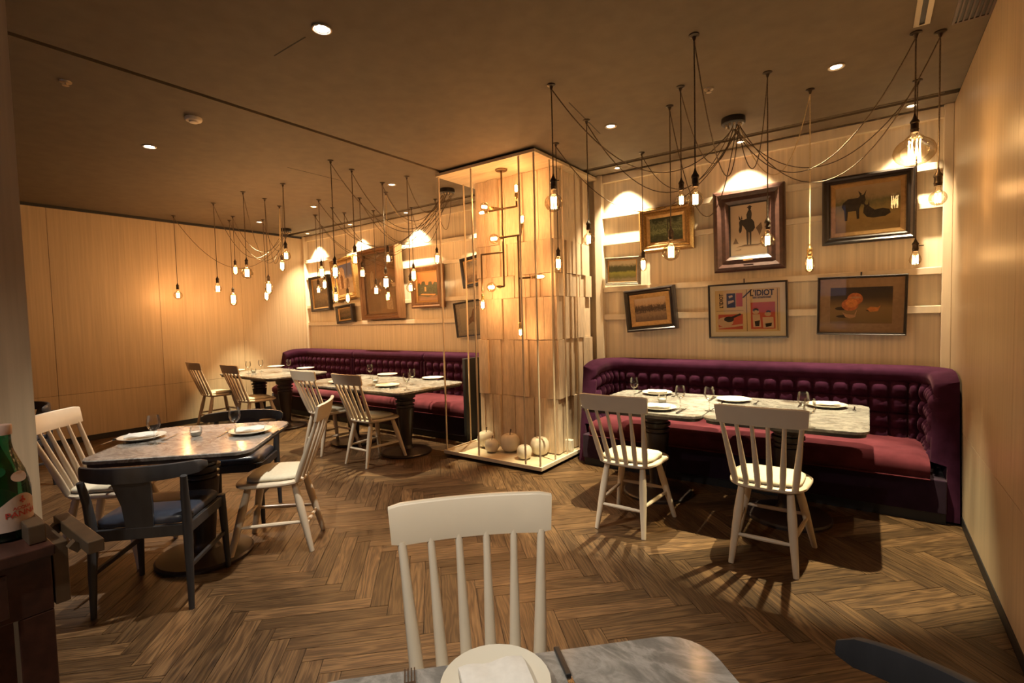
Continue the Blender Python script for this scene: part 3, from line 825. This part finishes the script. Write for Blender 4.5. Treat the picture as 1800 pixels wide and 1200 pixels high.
def picture(name, label, corners, style, canvas, Y=YB-.085, glassy=False, mat=None, matw=0., lean=.03):
    W = [aty(*c, Y) for c in corners]; TL, TR, BR, BL = W
    c = (TL+TR+BR+BL)/4
    wv = ((TR-TL)+(BR-BL))/2; hv = ((TL-BL)+(TR-BR))/2
    al = (math.atan2(wv.z, wv.x)+math.atan2(-hv.x, hv.z))/2
    w_, h_ = wv.length, hv.length
    fm, fw, fd, lm, lw_ = FRAMES[style]
    k = min(1, min(w_, h_)*.26/max(.001, fw+lw_)); fw *= k; lw_ *= k
    t = thing(name, label, 'picture', (c.x, Y+.0, c.z)); t.rotation_euler = (lean, -al, 0)
    rectframe(w_, h_, [(0, .03), (0, -fd*.55), (fw*.12, -fd*.9), (fw*.3, -fd), (fw*.55, -fd*.72), (fw*.8, -fd*.8), (fw, -fd*.45), (fw, -.004)]).build('frame', fm, t, smooth=0)
    if lm: rectframe(w_-2*fw, h_-2*fw, [(0, -fd*.42), (lw_*.25, -fd*.42), (lw_, -.012), (lw_, .0)]).build('liner', lm, t, smooth=0)
    iw, ih = w_-2*fw-2*lw_, h_-2*fw-2*lw_
    MB().box(-w_/2+.004, w_/2-.004, .0, .028, -h_/2+.004, h_/2-.004).build('backing', 'frame_brown', t, smooth=0)
    if mat:
        MB().box(-iw/2, iw/2, -.0025, -.0002, -ih/2, ih/2).build('mount', mat, t, smooth=0); iw -= 2*matw; ih -= 2*matw
    MB().box(-iw/2, iw/2, -.006, -.0027, -ih/2, ih/2).build('canvas', canvas, t, smooth=0)
    if glassy: MB().box(-w_/2+fw, w_/2-fw, -fd*.42-.003, -fd*.42, -h_/2+fw, h_/2-fw).build('glass_sheet', 'picture_glass', t, smooth=0)
    def fig(nm, mt, polys, y=-.0068):
        m = MB()
        for P in polys: m.poly([((u-.5)*iw, y, (v-.5)*ih) for u, v in P])
        return m.build(nm, mt, t, smooth=0)
    return t, fig, iw, ih
def ell(cx, cy, rx, ry_, n=14, rot=0.):
    c, s = math.cos(rot), math.sin(rot)
    return [(cx+rx*math.cos(2*PI*k/n)*c-ry_*math.sin(2*PI*k/n)*s, cy+rx*math.cos(2*PI*k/n)*s+ry_*math.sin(2*PI*k/n)*c) for k in range(n)]
mk('fig_dark', (.030, .022, .015), .5, var=.5, vs=(40, 40, 40)); mk('fig_orange', (.55, .17, .055), .45, var=.3, vs=(60, 60, 60))
mk('fig_orange2', (.72, .27, .07), .45, var=.2, vs=(60, 60, 60)); mk('fig_pith', (.52, .30, .15), .5, var=.15, vs=(60, 60, 60))
mk('fig_shadow', (.055, .040, .024), .5); mk('fig_stone', (.42, .30, .20), .5, var=.3, vs=(40, 40, 40)); mk('fig_blue', (.10, .12, .26), .5)
mk('fig_brown', (.13, .065, .030), .5, var=.3, vs=(30, 30, 30)); mk('fig_green', (.045, .055, .022), .5, var=.4, vs=(40, 40, 40))
# right wall group
t, fig, iw, ih = picture('forest_painting', 'dark green forest painting in heavy gold frame, hung slightly tilted', [(1124, 370), (1218, 356), (1221, 436), (1128, 446)], 'gold',
    painting('p_forest', [(.1, (.035, .045, .016)), (.32, (.08, .105, .04)), (.46, (.22, .25, .12)), (.56, (.06, .08, .03)), (.7, (.16, .18, .09)), (.9, (.03, .04, .016))], 7, .6))
fig('painted_trunk', 'fig_dark', [[(.53, .3), (.56, .3), (.555, 1), (.535, 1)], [(.62, .25), (.65, .25), (.63, 1), (.61, 1)]])
picture('meadow_painting', 'small green meadow painting in thin gilt frame beside the stile', [(1064, 453), (1126, 450), (1124, 500), (1066, 501)], 'thin_gold',
    painting('p_meadow', [(.08, (.28, .25, .16)), (.2, (.16, .17, .05)), (.42, (.30, .32, .06)), (.52, (.045, .06, .02)), (.72, (.06, .075, .03)), (.84, (.50, .44, .30))], 5, .18, (1.5, 1, 1)))
picture('lake_painting', 'brown lake painting in ornate black and gilt frame, lowest left', [(1097, 511), (1185, 501), (1193, 578), (1105, 583)], 'black_orn',
    painting('p_lake', [(.1, (.16, .10, .06)), (.35, (.30, .20, .11)), (.48, (.04, .025, .018)), (.60, (.09, .055, .03)), (.74, (.46, .30, .17)), (.95, (.50, .36, .24))], 7, .3, (2, 1, 1)))
t, fig, iw, ih = picture('rider_drawing', 'ink drawing of a rider on a donkey in wide dark brown frame', [(1253.5, 340), (1379.5, 321), (1382, 471), (1258, 480)], 'brown',
    painting('p_rider', [(.0, (.42, .32, .21)), (.5, (.50, .38, .26)), (1., (.53, .41, .29))], 5, .15), mat=None)
fig('painted_donkey', 'ink', [
    [(.24, .66), (.29, .72), (.36, .70), (.44, .72), (.60, .70), (.66, .64), (.68, .52), (.62, .46), (.52, .44), (.44, .48), (.38, .56), (.33, .60), (.31, .48), (.26, .44), (.23, .50), (.25, .58)],
    [(.25, .70), (.23, .80), (.27, .76), (.29, .72)], [(.30, .72), (.32, .80), (.34, .72)],
    [(.44, .48), (.49, .47), (.48, .20), (.45, .20)], [(.53, .46), (.58, .46), (.57, .18), (.54, .18)], [(.50, .45), (.52, .45), (.52, .22), (.50, .22)]])
fig('painted_rider', 'fig_dark', [[(.46, .70), (.58, .70), (.60, .80), (.58, .88), (.50, .88), (.45, .80)], ell(.54, .92, .040, .045), [(.46, .93), (.62, .935), (.56, .97), (.52, .97)]], -.0072)
fig('painted_ground', 'ink_soft', [[(.15, .17), (.40, .21), (.75, .20), (.95, .22), (.75, .18), (.40, .18)], [(.10, .10), (.30, .13), (.28, .11)], [(.70, .52), (.85, .62), (.88, .50), (.80, .36), (.76, .44)], [(.06, .24), (.14, .36), (.22, .24)]])
MB().box(-.04, .04, -.058, -.052, -.008, .008).build('name_plate', 'brass', t).location = (0, 0, -(ih/2+.045))
t, fig, iw, ih = picture('donkeys_painting', 'painting of two dark donkeys in a yellow meadow, black frame', [(1444.5, 315.5), (1610, 293), (1610, 418), (1446.5, 432)], 'dark_wide',
    painting('p_donkeys', [(.1, (.30, .20, .06)), (.3, (.44, .30, .09)), (.5, (.34, .27, .08)), (.65, (.17, .16, .06)), (.8, (.42, .31, .16)), (.95, (.50, .37, .22))], 5, .22, (1.3, 1, 1)), glassy=True, lean=.07)
fig('painted_donkey', 'fig_dark', [
    [(.44, .40), (.50, .30), (.60, .27), (.78, .28), (.86, .34), (.84, .42), (.74, .46), (.62, .44), (.56, .50), (.50, .58), (.45, .52)], [(.46, .52), (.44, .64), (.49, .56)], [(.51, .56), (.53, .66), (.54, .54)],
    [(.12, .66), (.20, .74), (.36, .74), (.40, .80), (.46, .80), (.48, .68), (.45, .58), (.41, .60), (.38, .50), (.38, .28), (.34, .28), (.33, .46), (.20, .46), (.19, .26), (.15, .26), (.14, .48), (.10, .58)],
    [(.39, .78), (.36, .90), (.42, .82)], [(.44, .79), (.49, .90), (.47, .78)]])
# printed sheet
t, fig, iw, ih = picture('newspaper_print', 'framed yellow and red printed sheet with bold lettering', [(1244, 500), (1384, 493), (1386, 594), (1248, 594)], 'thin',
    'paper_yellow', glassy=True, mat='mat_paper', matw=.045)
fig('red_panel', 'red_print', [[(.565, .06), (.93, .06), (.93, .68), (.565, .68)], [(.34, .60), (.44, .60), (.44, .92), (.34, .92)], [(.05, .06), (.44, .06), (.44, .42), (.05, .42)]])
fig('black_rules', 'ink', [[(.50, .01), (.507, .01), (.507, .99), (.50, .99)], [(.02, .50), (.45, .50), (.45, .507), (.02, .507)], [(.43, .80), (.46, .80), (.60, .99), (.57, .99)], [(.96, .02), (.967, .02), (.967, .98), (.96, .98)], [(.60, .775), (.86, .775), (.86, .785), (.60, .785)]], -.0070)
fig('printed_figures', 'print_pale', [ell(.64, .46, .05, .055), [(.59, .40), (.70, .40), (.72, .10), (.60, .10)], ell(.82, .40, .05, .05), [(.74, .33), (.90, .33), (.91, .08), (.75, .08)], ell(.16, .24, .13, .12), [(.05, .08), (.45, .14), (.45, .19), (.05, .12)]], -.0072)
fig('printed_ink', 'ink', [[(.19, .58), (.33, .58), (.33, .92), (.19, .92)], ell(.64, .50, .045, .04), ell(.83, .455, .035, .03), ell(.22, .30, .08, .07), [(.28, .32), (.42, .40), (.40, .44), (.26, .36)], [(.62, .24), (.70, .26), (.69, .12), (.63, .12)], [(.78, .18), (.88, .2), (.87, .12), (.79, .1)]], -.0076)
fig('printed_highlights', 'print_pale', [[(.21, .66), (.31, .72), (.30, .76), (.21, .74)], [(.23, .80), (.29, .84), (.28, .88), (.22, .86)], ell(.14, .20, .06, .07), ell(.645, .475, .025, .025), ell(.83, .425, .022, .022)], -.0080)
def text_on(parent, body, size, u, v, iw, ih, mat, rot=0., sx=1., y=-.0072, off=0.):
    cu = bpy.data.curves.new('lettering', 'FONT'); cu.body = body; cu.size = size; cu.align_x = 'CENTER'; cu.align_y = 'CENTER'; cu.offset = off
    to = bpy.data.objects.new('lettering', cu); COL.objects.link(to); bpy.context.view_layer.update()
    me = bpy.data.meshes.new_from_object(to.evaluated_get(bpy.context.evaluated_depsgraph_get())); bpy.data.objects.remove(to); bpy.data.curves.remove(cu)
    me.name = 'lettering'; me.materials.clear(); me.materials.append(MATS[mat]); o = bpy.data.objects.new('lettering', me); COL.objects.link(o); o.parent = parent
    o.location = ((u-.5)*iw, y, (v-.5)*ih); o.rotation_euler = (PI/2, -rot, 0); o.scale = (sx, 1, 1); return o
text_on(t, "L'IDIOT", ih*.185, .735, .895, iw, ih, 'ink', sx=.82, off=.0022)
text_on(t, "international", ih*.085, .735, .80, iw, ih, 'ink', sx=.9, off=.0009)
text_on(t, "L'IDIOT", ih*.12, .105, .75, iw, ih, 'ink', rot=PI/2, sx=.85, off=.0016)
MB().box(-.004, .004, -.004, .002, 0, .04).build('hanger', 'black', t).location = (-.02, .02, ih/2+.06)
t, fig, iw, ih = picture('orange_painting', 'still life painting of peeled orange with tan mount and dark frame', [(1437, 487), (1598, 481), (1592.5, 589), (1436, 588)], 'thin2',
    painting('p_orange', [(.05, (.24, .16, .06)), (.4, (.30, .20, .08)), (.55, (.18, .12, .05)), (.7, (.07, .048, .026)), (1., (.040, .028, .018))], 3, .10), glassy=True, mat='mat_tan', matw=.075, lean=.05)
fig('painted_shadow', 'fig_shadow', [ell(.20, .42, .12, .05), ell(.24, .20, .14, .04), ell(.68, .36, .09, .03)])
fig('painted_orange', 'fig_orange', [ell(.33, .52, .14, .17), ell(.41, .68, .13, .17)], -.0072)
fig('painted_flesh', 'fig_orange2', [ell(.36, .56, .10, .12), [(.60, .40), (.66, .46), (.78, .44), (.82, .50), (.78, .34), (.66, .32)]], -.0076)
fig('painted_peel', 'fig_pith', [[(.20, .32), (.28, .26), (.40, .24), (.45, .40), (.42, .18), (.34, .14), (.26, .18)], ell(.42, .72, .09, .03)], -.0078)
MB().box(-.006, .006, -.004, .002, 0, .03).build('hanger', 'black', t).location = (.0, .02, ih/2+.095)
# left wall group
picture('interior_painting', 'small dark framed figure painting, leftmost on the far wall', [(545, 487), (578.5, 483), (583.5, 545.5), (551.5, 547)], 'dark',
    painting('p_int', [(.1, (.12, .08, .04)), (.4, (.28, .2, .11)), (.6, (.16, .11, .06)), (.9, (.34, .26, .16))], 7, .4))
t, fig, iw, ih = picture('arch_painting', 'tilted gilt-framed painting of white arch under blue sky', [(581, 458), (622.5, 450), (633.5, 525), (593, 528)], 'gold',
    painting('p_arch', [(.1, (.30, .2, .11)), (.35, (.22, .14, .08)), (.5, (.40, .28, .18)), (.62, (.12, .13, .22)), (1., (.14, .16, .30))], 5, .2))
fig('painted_arch', 'fig_stone', [[(.1, .2), (.1, .8), (.2, .9), (.4, .92), (.5, .8), (.5, .2), (.38, .2), (.38, .6), (.3, .68), (.22, .6), (.22, .2)]])
fig('painted_doorway', 'fig_brown', [[(.22, .2), (.38, .2), (.38, .6), (.3, .68), (.22, .6)], [(.6, .2), (.75, .2), (.72, .5), (.62, .5)]])
picture('still_life_painting', 'smallest dark square picture below the arch painting', [(592, 536), (620, 535.5), (625, 566.7), (596, 568)], 'dark',
    painting('p_small', [(.1, (.03, .03, .015)), (.4, (.14, .09, .05)), (.6, (.06, .05, .025)), (.9, (.2, .13, .07))], 9, .6))
t, fig, iw, ih = picture('kitchen_painting', 'tall oak-framed painting of a dim room with pale dog, largest at left', [(634.5, 440), (703, 430), (711.5, 560), (643, 561.5)], 'oak',
    painting('p_kitchen', [(.05, (.22, .11, .045)), (.3, (.13, .065, .028)), (.5, (.06, .028, .014)), (.7, (.26, .12, .05)), (1., (.10, .045, .02))], 4, .4), glassy=True, Y=YB-.09)
fig('painted_dog', 'fig_stone', [[(.62, .06), (.82, .05), (.80, .22), (.74, .28), (.70, .36), (.64, .34), (.60, .24)]])
fig('painted_table', 'fig_brown', [[(.02, .36), (.5, .38), (.98, .42), (.98, .38), (.5, .34), (.02, .32)], [(.04, .04), (.42, .04), (.42, .30), (.04, .30)]])
fig('painted_figures', 'fig_stone', [[(.12, .42), (.24, .42), (.25, .68), (.18, .74), (.12, .66)], ell(.88, .46, .07, .035)], -.0072)
t, fig, iw, ih = picture('sunset_painting', 'orange sunset painting over dark rooftops in carved brown frame', [(724.5, 469), (778.5, 463), (780.5, 540), (728.5, 542)], 'orn_brown',
    painting('p_sunset', [(.05, (.30, .14, .055)), (.25, (.12, .07, .03)), (.5, (.26, .11, .035)), (.7, (.50, .19, .06)), (1., (.58, .25, .09))], 4, .12))
fig('painted_houses', 'fig_green', [[(0, .2), (0, .6), (.08, .66), (.16, .58), (.22, .7), (.36, .7), (.40, .56), (.52, .56), (.56, .68), (.70, .68), (.74, .55), (.84, .66), (1, .62), (1, .2), (.5, .14)]])
fig('painted_wall', 'fig_orange2', [[(.34, .34), (.42, .34), (.42, .5), (.34, .5)], [(.1, .22), (.8, .18), (.9, .22), (.2, .26)]], -.0072)
picture('portrait_painting', 'dark portrait half hidden behind the column, upper one', [(808.6, 454), (850, 447), (859, 500), (818.7, 504.7)], 'dark',
    painting('p_port', [(.1, (.10, .05, .025)), (.4, (.28, .17, .08)), (.6, (.36, .24, .12)), (.9, (.07, .045, .025))], 5, .5, (1, 1, 1)))
t, fig, iw, ih = picture('grey_drawing', 'grey mounted drawing half hidden behind the column, lower one', [(796, 530), (858, 526), (868, 588), (806, 591)], 'thin2',
    painting('p_grey', [(.1, (.22, .18, .12)), (.9, (.27, .22, .15))], 4, .3), mat='frame_grey', matw=.07)
fig('painted_figure', 'fig_brown', [[(.3, .2), (.5, .35), (.62, .2), (.66, .5), (.58, .6), (.72, .95), (.55, .9), (.46, .6), (.36, .5)]])

# ================================================================== LAMPS
def bulb_parts(parent, kind, r, power, axis=(0, 0, -1), socket='socket', at=(0, 0, 0), sock_len=.062):
    """bulb whose glass centre is at `at`; axis points from socket to bulb tip"""
    root = group_empty('bulb', parent); root.location = at
    root.rotation_euler = Vector(axis).to_track_quat('-Z', 'Y').to_euler()
    if kind == 'globe': pr = [(math.sin(a)*r, -math.cos(a)*r) for a in [PI*i/12 for i in range(0, 11)]]; pr[0] = (.0005, -r); pr += [(.013, r*1.12), (.0125, r*1.12+.028)]
    elif kind == 'oval': pr = [(math.sin(a)*r, -math.cos(a)*r*.80) for a in [PI*i/12 for i in range(0, 11)]]; pr[0] = (.0005, -r*.8); pr += [(.020, r*1.0), (.017, r*1.15)]
    elif kind == 'pear': pr = [(.0005, -r), (r*.5, -r*.87), (r*.87, -r*.5), (r, 0), (r*.87, r*.55), (r*.6, r*1.2), (.014, r*1.9)]
    else: pr = [(.0005, -r*1.9), (r*.55, -r*1.8), (r*.9, -r*1.4), (r, -r*.6), (r, r*.8), (r*.8, r*1.5), (.013, r*2.1)]
    top = pr[-1][1]
    MB().lathe(pr, 20, cap0=True, cap1=False).build('glass_envelope', 'bulb_glass', root, smooth=80)
    h = {'globe': r*.62, 'oval': r*.62, 'pear': r*.8, 'tube': r*1.1}[kind]; fr = {'globe': r*.30, 'oval': r*.27, 'pear': r*.45, 'tube': r*.50}[kind]
    fm = MB(); n = 8
    for i in range(n):
        a0 = 2*PI*i/n; a1 = 2*PI*(i+.5)/n
        fm.tube([(fr*math.cos(a0), fr*math.sin(a0), -h), (fr*math.cos(a1), fr*math.sin(a1), h)], max(.0018, fr*.13), 4)
    fm.build('filament', 'filament', root)
    s = sock_len/.062
    MB().lathe([(.0165*s**.5, top-.008), (.0175*s**.5, top+.004), (.019*s**.5, top+.010), (.017*s**.5, top+.014), (.017*s**.5, top+.034*s), (.0195*s**.5, top+.036*s), (.0195*s**.5, top+.044*s), (.012, top+.056*s), (.006, top+.070*s), (.005, top+.078*s)], 14).build('lamp_holder', socket, root, smooth=35)
    light('POINT', 'bulb_light', (0, 0, -.0), power, C_BULB, root, radius=max(.012, fr))
    return top+.078*s
def pendant(hook, bpx, rpx, kind, label, group, canopy, gold=False, key=False, brass=False, sag=None, pw=1.):
    h = atz(*hook, ZC); q = aty(bpx[0], bpx[1], h.y); zb = q.z
    c = Vector((h.x, h.y, zb)); r = rpx/FPX*depth(c)
    t = thing('pendant_lamp', label, 'lamp', (h.x, h.y, ZC), 0, group)
    topz = bulb_parts(t, kind, r, P_BULB*pw*(1.25 if kind in ('globe', 'oval') else 1.), at=(0, 0, zb-ZC), socket='brass' if brass else 'socket', sock_len=.075 if rpx > 12 else .062)
    MB().lathe([(.028, -.0005), (.028, -.006), (.012, -.012), (.007, -.030), (.004, -.034)], 12).build('ceiling_hook', 'socket', t, smooth=35)
    cm = 'cord_lit' if gold else 'cord'  # gold flag picks the cord colour with lamplight painted in
    MB().tube([(0, 0, -.028), (.001, 0, (zb-ZC+topz)*.5), (0, 0, zb-ZC+topz-.004)], .0042, 6).build('cord', cm, t)
    cp = Vector(canopy)-Vector((h.x, h.y, ZC)); L = cp.length
    sg = sag if sag is not None else min(.62, max(.22, .17*L+R.uniform(.15, .38)))
    a0 = R.uniform(0, 2*PI); cp = cp+Vector((.055*math.cos(a0), .055*math.sin(a0), 0))
    pts = []
    for i in range(23):
        s = i/22; p = Vector((0, 0, -.028)).lerp(cp, s); p.z -= sg*4*s*(1-s); p.x += .03*math.sin(s*PI)*math.cos(a0); p.y += .03*math.sin(s*PI)*math.sin(a0); pts.append(p)
    MB().tube(pts, .0036, 5).build('swag_cord', cm, t)
    if key: MB().tube([(.018, 0, 0), (.045, 0, 0)], .003, 6).build('switch_key', 'socket', t).location = (0, 0, zb-ZC+topz-.05)
    return t
def canopy(px, label):
    p = atz(*px, ZC-.025); t = thing('ceiling_canopy', label, 'lamp canopy', (p.x, p.y, ZC), 0)
    MB().lathe([(.085, -.0005), (.088, -.012), (.088, -.045), (.080, -.052), (.04, -.054)], 24).build('canopy_cup', 'black', t, smooth=35)
    for i in range(10):
        a = 2*PI*i/10; MB().lathe([(.008, -.051), (.008, -.066), (.005, -.072)], 8, (.055*math.cos(a), .055*math.sin(a), 0)).build('cord_grip', 'trim_metal', t, smooth=35)
    return (p.x, p.y, ZC-.07)
cR = canopy((1289, 213), 'round black ceiling canopy with many cords above the right banquette')
cM = canopy((786, 336), 'round black ceiling canopy beside the column above middle banquette')
cF = canopy((502, 405), 'small round black ceiling canopy in the far left corner')
ORD = ['first', 'second', 'third', 'fourth', 'fifth', 'sixth', 'seventh', 'eighth', 'ninth', 'tenth', 'eleventh', 'twelfth', 'thirteenth', 'fourteenth']
KN = {'globe': 'round globe bulb', 'oval': 'big flattened globe bulb', 'pear': 'pear-shaped bulb', 'tube': 'slim bulb'}
RB = [((969, 149), (970, 357), 16, 'globe', dict(key=True)), ((977, 252), (980, 463), 6.5, 'tube', {}), ((1031, 211), (1033, 421), 10.5, 'globe', {}), ((1128, 268), (1130, 465), 6, 'tube', {}),
      ((1177, 186), (1179, 443), 15, 'globe', dict(sag=.75)), ((1196, 152), (1197.5, 352), 10.5, 'globe', {}), ((1220, 61), (1224, 350), 13.5, 'globe', {}), ((1349, 127), (1354, 422), 12, 'globe', {}),
      ((1424, 157), (1427, 464), 7.5, 'tube', dict(gold=True, brass=True)), ((1610, 57), (1611, 266), 31, 'oval', {}), ((1613, 141), (1617, 456), 9, 'pear', dict(key=True)), ((1653, 55), (1656, 347), 13, 'globe', {})]
MBL = [((554, 378), (559, 510), 6, 'globe'), ((560, 351), (564, 479), 5.5, 'tube'), ((566, 398), (571.6, 500), 4.5, 'tube'), ((581, 282), (587, 478), 6.5, 'tube'), ((584, 365), (589, 523), 5, 'tube'), ((605, 374), (612, 524), 4.5, 'tube'), ((618, 298), (621, 457), 8.5, 'globe'),
       ((632, 348), (634.6, 481), 6, 'pear'), ((656, 370), (660, 511), 8, 'globe'), ((672, 321), (676, 497), 11, 'globe'), ((678, 338), (681.5, 455), 7.5, 'globe'), ((715, 310), (720.5, 506), 8, 'globe'), ((723, 365), (726, 484), 6, 'tube'), ((765, 350), (766.7, 455), 5, 'tube')]
FBL = [((305, 379), (311.7, 519), 7, 'globe'), ((375, 357), (380.7, 508), 6, 'pear'), ((403, 387), (408.3, 526), 6, 'tube'), ((409, 380), (411.7, 475), 4.5, 'tube'), ((427, 337), (432.7, 480), 10, 'globe'), ((462, 386), (465, 520), 4.5, 'tube'), ((465, 349), (470.7, 506), 6, 'tube'), ((491, 362), (496, 467), 5, 'tube'), ((497, 323), (500.7, 450), 8, 'globe')]
for i, (h, b, r, kd_, kw) in enumerate(RB):
    pendant(h, b, r, kd_, f'bare {KN[kd_]} pendant, {ORD[i]} from the left in the right-hand cluster', 'pendants above the right banquette', cR, pw=.45 if h[0] > 1600 else .75, **kw)
for i, (h, b, r, kd_) in enumerate(MBL):
    pendant(h, b, r, kd_, f'bare {KN[kd_]} pendant, {ORD[i]} from the left in the middle cluster', 'pendants above the middle tables', cM, gold=(i == 10), pw=1.7)
for i, (h, b, r, kd_) in enumerate(FBL):
    pendant(h, b, r, kd_, f'bare {KN[kd_]} pendant, {ORD[i]} from the left in the far corner cluster', 'pendants above the far corner tables', cF, gold=(i == 7), pw=4.0)

# pipe lamp inside the column cage
py0 = 4.02
def pp(x, y, Y=py0): return aty(x, y, Y)
pc = atz(880, 302, ZC-.05); bx_, by_ = pp(882.5, 360).x, py0
pl = thing('pipe_chandelier', 'bronze branching pipe lamp with bare bulbs hanging inside the column cage', 'lamp', (bx_, by_, ZC-.0505))
o0 = Vector((bx_, by_, ZC-.0505))
def lp(x, y, dy=0.): v = aty(x, y, py0+dy); return v-o0
MB().lathe([(.062, -.0005), (.062, -.010), (.055, -.016), (.012, -.018)], 24).build('canopy_plate', 'bronze', pl, smooth=35)
zA, zB, zC_, zD = lp(884, 367).z, lp(885, 417).z, lp(885, 443).z, lp(888, 503).z
def pipe(pts, r=.0095): MB().tube(pts, r, 10).build('pipe', 'bronze', pl)
pipe([(0, 0, -.015), (0, 0, zD)])
xr1, xl1 = lp(908, 361).x, lp(853, 373).x
pipe([(xl1+.02, 0, zA), (xr1, 0, zA)]); pipe([(xr1, 0, zA-.005), (xr1, 0, zA+.05)])
pipe([(0, 0, zA), (-.03, -.10, zA)])
xr2_ = lp(915, 420).x; pipe([(-.05, 0, zB), (xr2_, 0, zB)]); pipe([(xr2_, 0, zB-.005), (xr2_+.01, 0, zB+.05)])
xd = lp(910.6, 420).x; zE = lp(915, 566).z; pipe([(xd, 0, zB), (xd, 0, zE)])
xl2_ = lp(846, 446).x; zF = lp(847, 512).z; pipe([(0, 0, zC_), (xl2_, 0, zC_)]); pipe([(xl2_, 0, zC_+.005), (xl2_, 0, zF)])
pipe([(0, 0, zD), (-.07, 0, zD)])
zG = lp(915, 489).z; xg = lp(937, 489).x; pipe([(xd, 0, zG), (xg, 0, zG)])
for at_, kd_, r, ax in ((( xr1, 0, zA+.175), 'tube', .024, (0, 0, 1)), ((xl1-.045, 0, zA), 'tube', .022, (-1, 0, 0)), ((-.075, -.19, zA), 'globe', .042, (-.3, -1, 0)), ((xr2_+.025, 0, zB+.15), 'tube', .024, (.1, 0, 1)),
                       ((-.115, 0, zB), 'globe', .050, (-1, 0, 0)), ((-.165, 0, zD), 'globe', .050, (-1, 0, 0)), ((xl2_, 0, zF-.14), 'tube', .028, (0, 0, -1)), ((xd, 0, zE-.10), 'tube', .022, (0, 0, -1)), ((xg+.08, 0, zG), 'tube', .025, (1, 0, 0))):
    bulb_parts(pl, kd_, r, P_PIPE, ax, 'brass', at_, .05)

# ================================================================== CEILING FIXTURES
def downlight(x, y, label, power, col, cone, lens='led_warm', aim=(0, 0, -1), r=.042, blend=.35, lit=True, rad=.02):
    t = thing('recessed_downlight', label, 'downlight', (x, y, ZC), 0, 'recessed ceiling downlights')
    MB().lathe([(r, -.0008), (r, -.006), (r*.86, -.008), (r*.76, -.003), (r*.70, -.0015), (r*.70, -.0008)], 24).build('trim_ring', 'trim_metal', t, smooth=35)
    MB().lathe([(.001, -.0035), (r*.40, -.0035), (r*.66, -.0025)], 20, cap0=True, cap1=False).build('lens', lens, t, smooth=60)
    if lit: light('SPOT', 'downlight_beam', (0, 0, -.02), power, col, t, math.radians(cone), blend, rad, aim)
for x, lb in ((.25, 'downlight grazing the back wall beside the right wall'), (-.95, 'downlight grazing the back wall behind the right canopy'), (-2.13, 'downlight grazing the back wall right of the column'),
              (-3.95, 'downlight grazing the back wall hidden left of the column'), (-5.33, 'downlight grazing the wall above the sunset painting'), (-6.61, 'downlight grazing the wall above the tall oak frame'), (-7.78, 'downlight grazing the wall in the far left corner')):
    downlight(x, 4.90, lb, P_WASH, C_WASH, 60 if x > 0 else 82, aim=(-.06 if x > 0 else 0, .14, -1), r=.040, blend=1.0, rad=.015)
for x, y, lb in ((-.18, 3.81, 'downlight above the table closest to the right wall'), (-1.705, 3.80, 'downlight above the table nearest the column'), (-4.35, 3.80, 'downlight above the middle table left of the column'),
                 (-5.93, 3.84, 'downlight above the left end of the middle tables'), (-7.4, 3.88, 'downlight above the far corner tables')):
    downlight(x, y, lb, P_TABLE, C_TABLE, 48, r=.048, blend=.4, aim=(-.09 if x > -1 else 0, 0, -1))
downlight(-2.32, 1.595, 'bright white downlight in the ceiling at top centre', P_WHITE, C_WHITE, 74, 'led_white', r=.05, blend=.35)
downlight(-4.95, 1.69, 'bright white downlight in the ceiling at the left', P_WHITE, C_WHITE, 74, 'led_white', r=.05, blend=.35)
downlight(-.45, .55, 'downlight above the foreground table, out of view', P_WHITE*.28, C_WHITE, 56, r=.05, blend=.6)
downlight(-1.2, -.75, 'downlight behind the camera', P_WHITE*.35, C_WHITE, 90, r=.05, blend=.6, aim=(.05, .5, -1))
p = atz(340, 207, ZC); t = thing('smoke_detector', 'round white smoke detector on the ceiling', 'smoke detector', (p.x, p.y, ZC))
MB().lathe([(.055, -.0005), (.056, -.014), (.050, -.024), (.02, -.028)], 24).build('base', 'white_plastic', t, smooth=35)
MB().lathe([(.030, -.027), (.028, -.036), (.01, -.038)], 20).build('sensor_cap', 'white_plastic', t, smooth=35)
def sprinkler(px, label):
    p = atz(*px, ZC); t = thing('fire_sprinkler', label, 'sprinkler', (p.x, p.y, ZC))
    MB().lathe([(.032, -.0005), (.030, -.008), (.012, -.010)], 16).build('escutcheon', 'trim_metal', t, smooth=35)
    MB().lathe([(.006, -.009), (.006, -.022), (.018, -.024), (.018, -.026)], 12).build('deflector', 'trim_metal', t, smooth=35)
sprinkler((1246, 156), 'small metal ceiling sprinkler between the right downlights')
sprinkler((115, 143), 'small metal ceiling sprinkler at the far left')
a = atz(1620, 42, ZC); t = thing('linear_diffuser', 'narrow pale slot fitting in the ceiling at top right', 'ceiling slot', (a.x, a.y, ZC))
MB().box(-.035, -.012, -1.2, 0, -.010, -.0005).box(.012, .035, -1.2, 0, -.010, -.0005).box(-.012, .012, -.012, 0, -.010, -.0005).build('slot_frame', 'trim_metal', t, smooth=0)
MB().box(-.012, .012, -1.2, -.013, -.004, -.0005).build('slot_recess', 'black', t, smooth=0)
a = atz(1675, 42, ZC); t = thing('air_vent', 'dark slatted air vent in the ceiling beside the right wall', 'vent', (a.x, a.y, ZC))
MB().box(-.006, .006, -1.2, 0, -.006, -.0005).box(.14, .152, -1.2, 0, -.006, -.0005).box(.006, .14, -.012, 0, -.006, -.0005).build('vent_frame', 'frame_brown', t, smooth=0)
MB().box(.006, .14, -1.2, -.012, -.002, -.0005).build('vent_recess', 'black', t, smooth=0)
for i in range(6): x = .018+i*.022; MB().box(x-.004, x+.004, -1.2, -.0125, -.007, -.0021).build('slat', 'frame_brown', t, smooth=0)

# remove label placeholders check
bpy.context.view_layer.update()
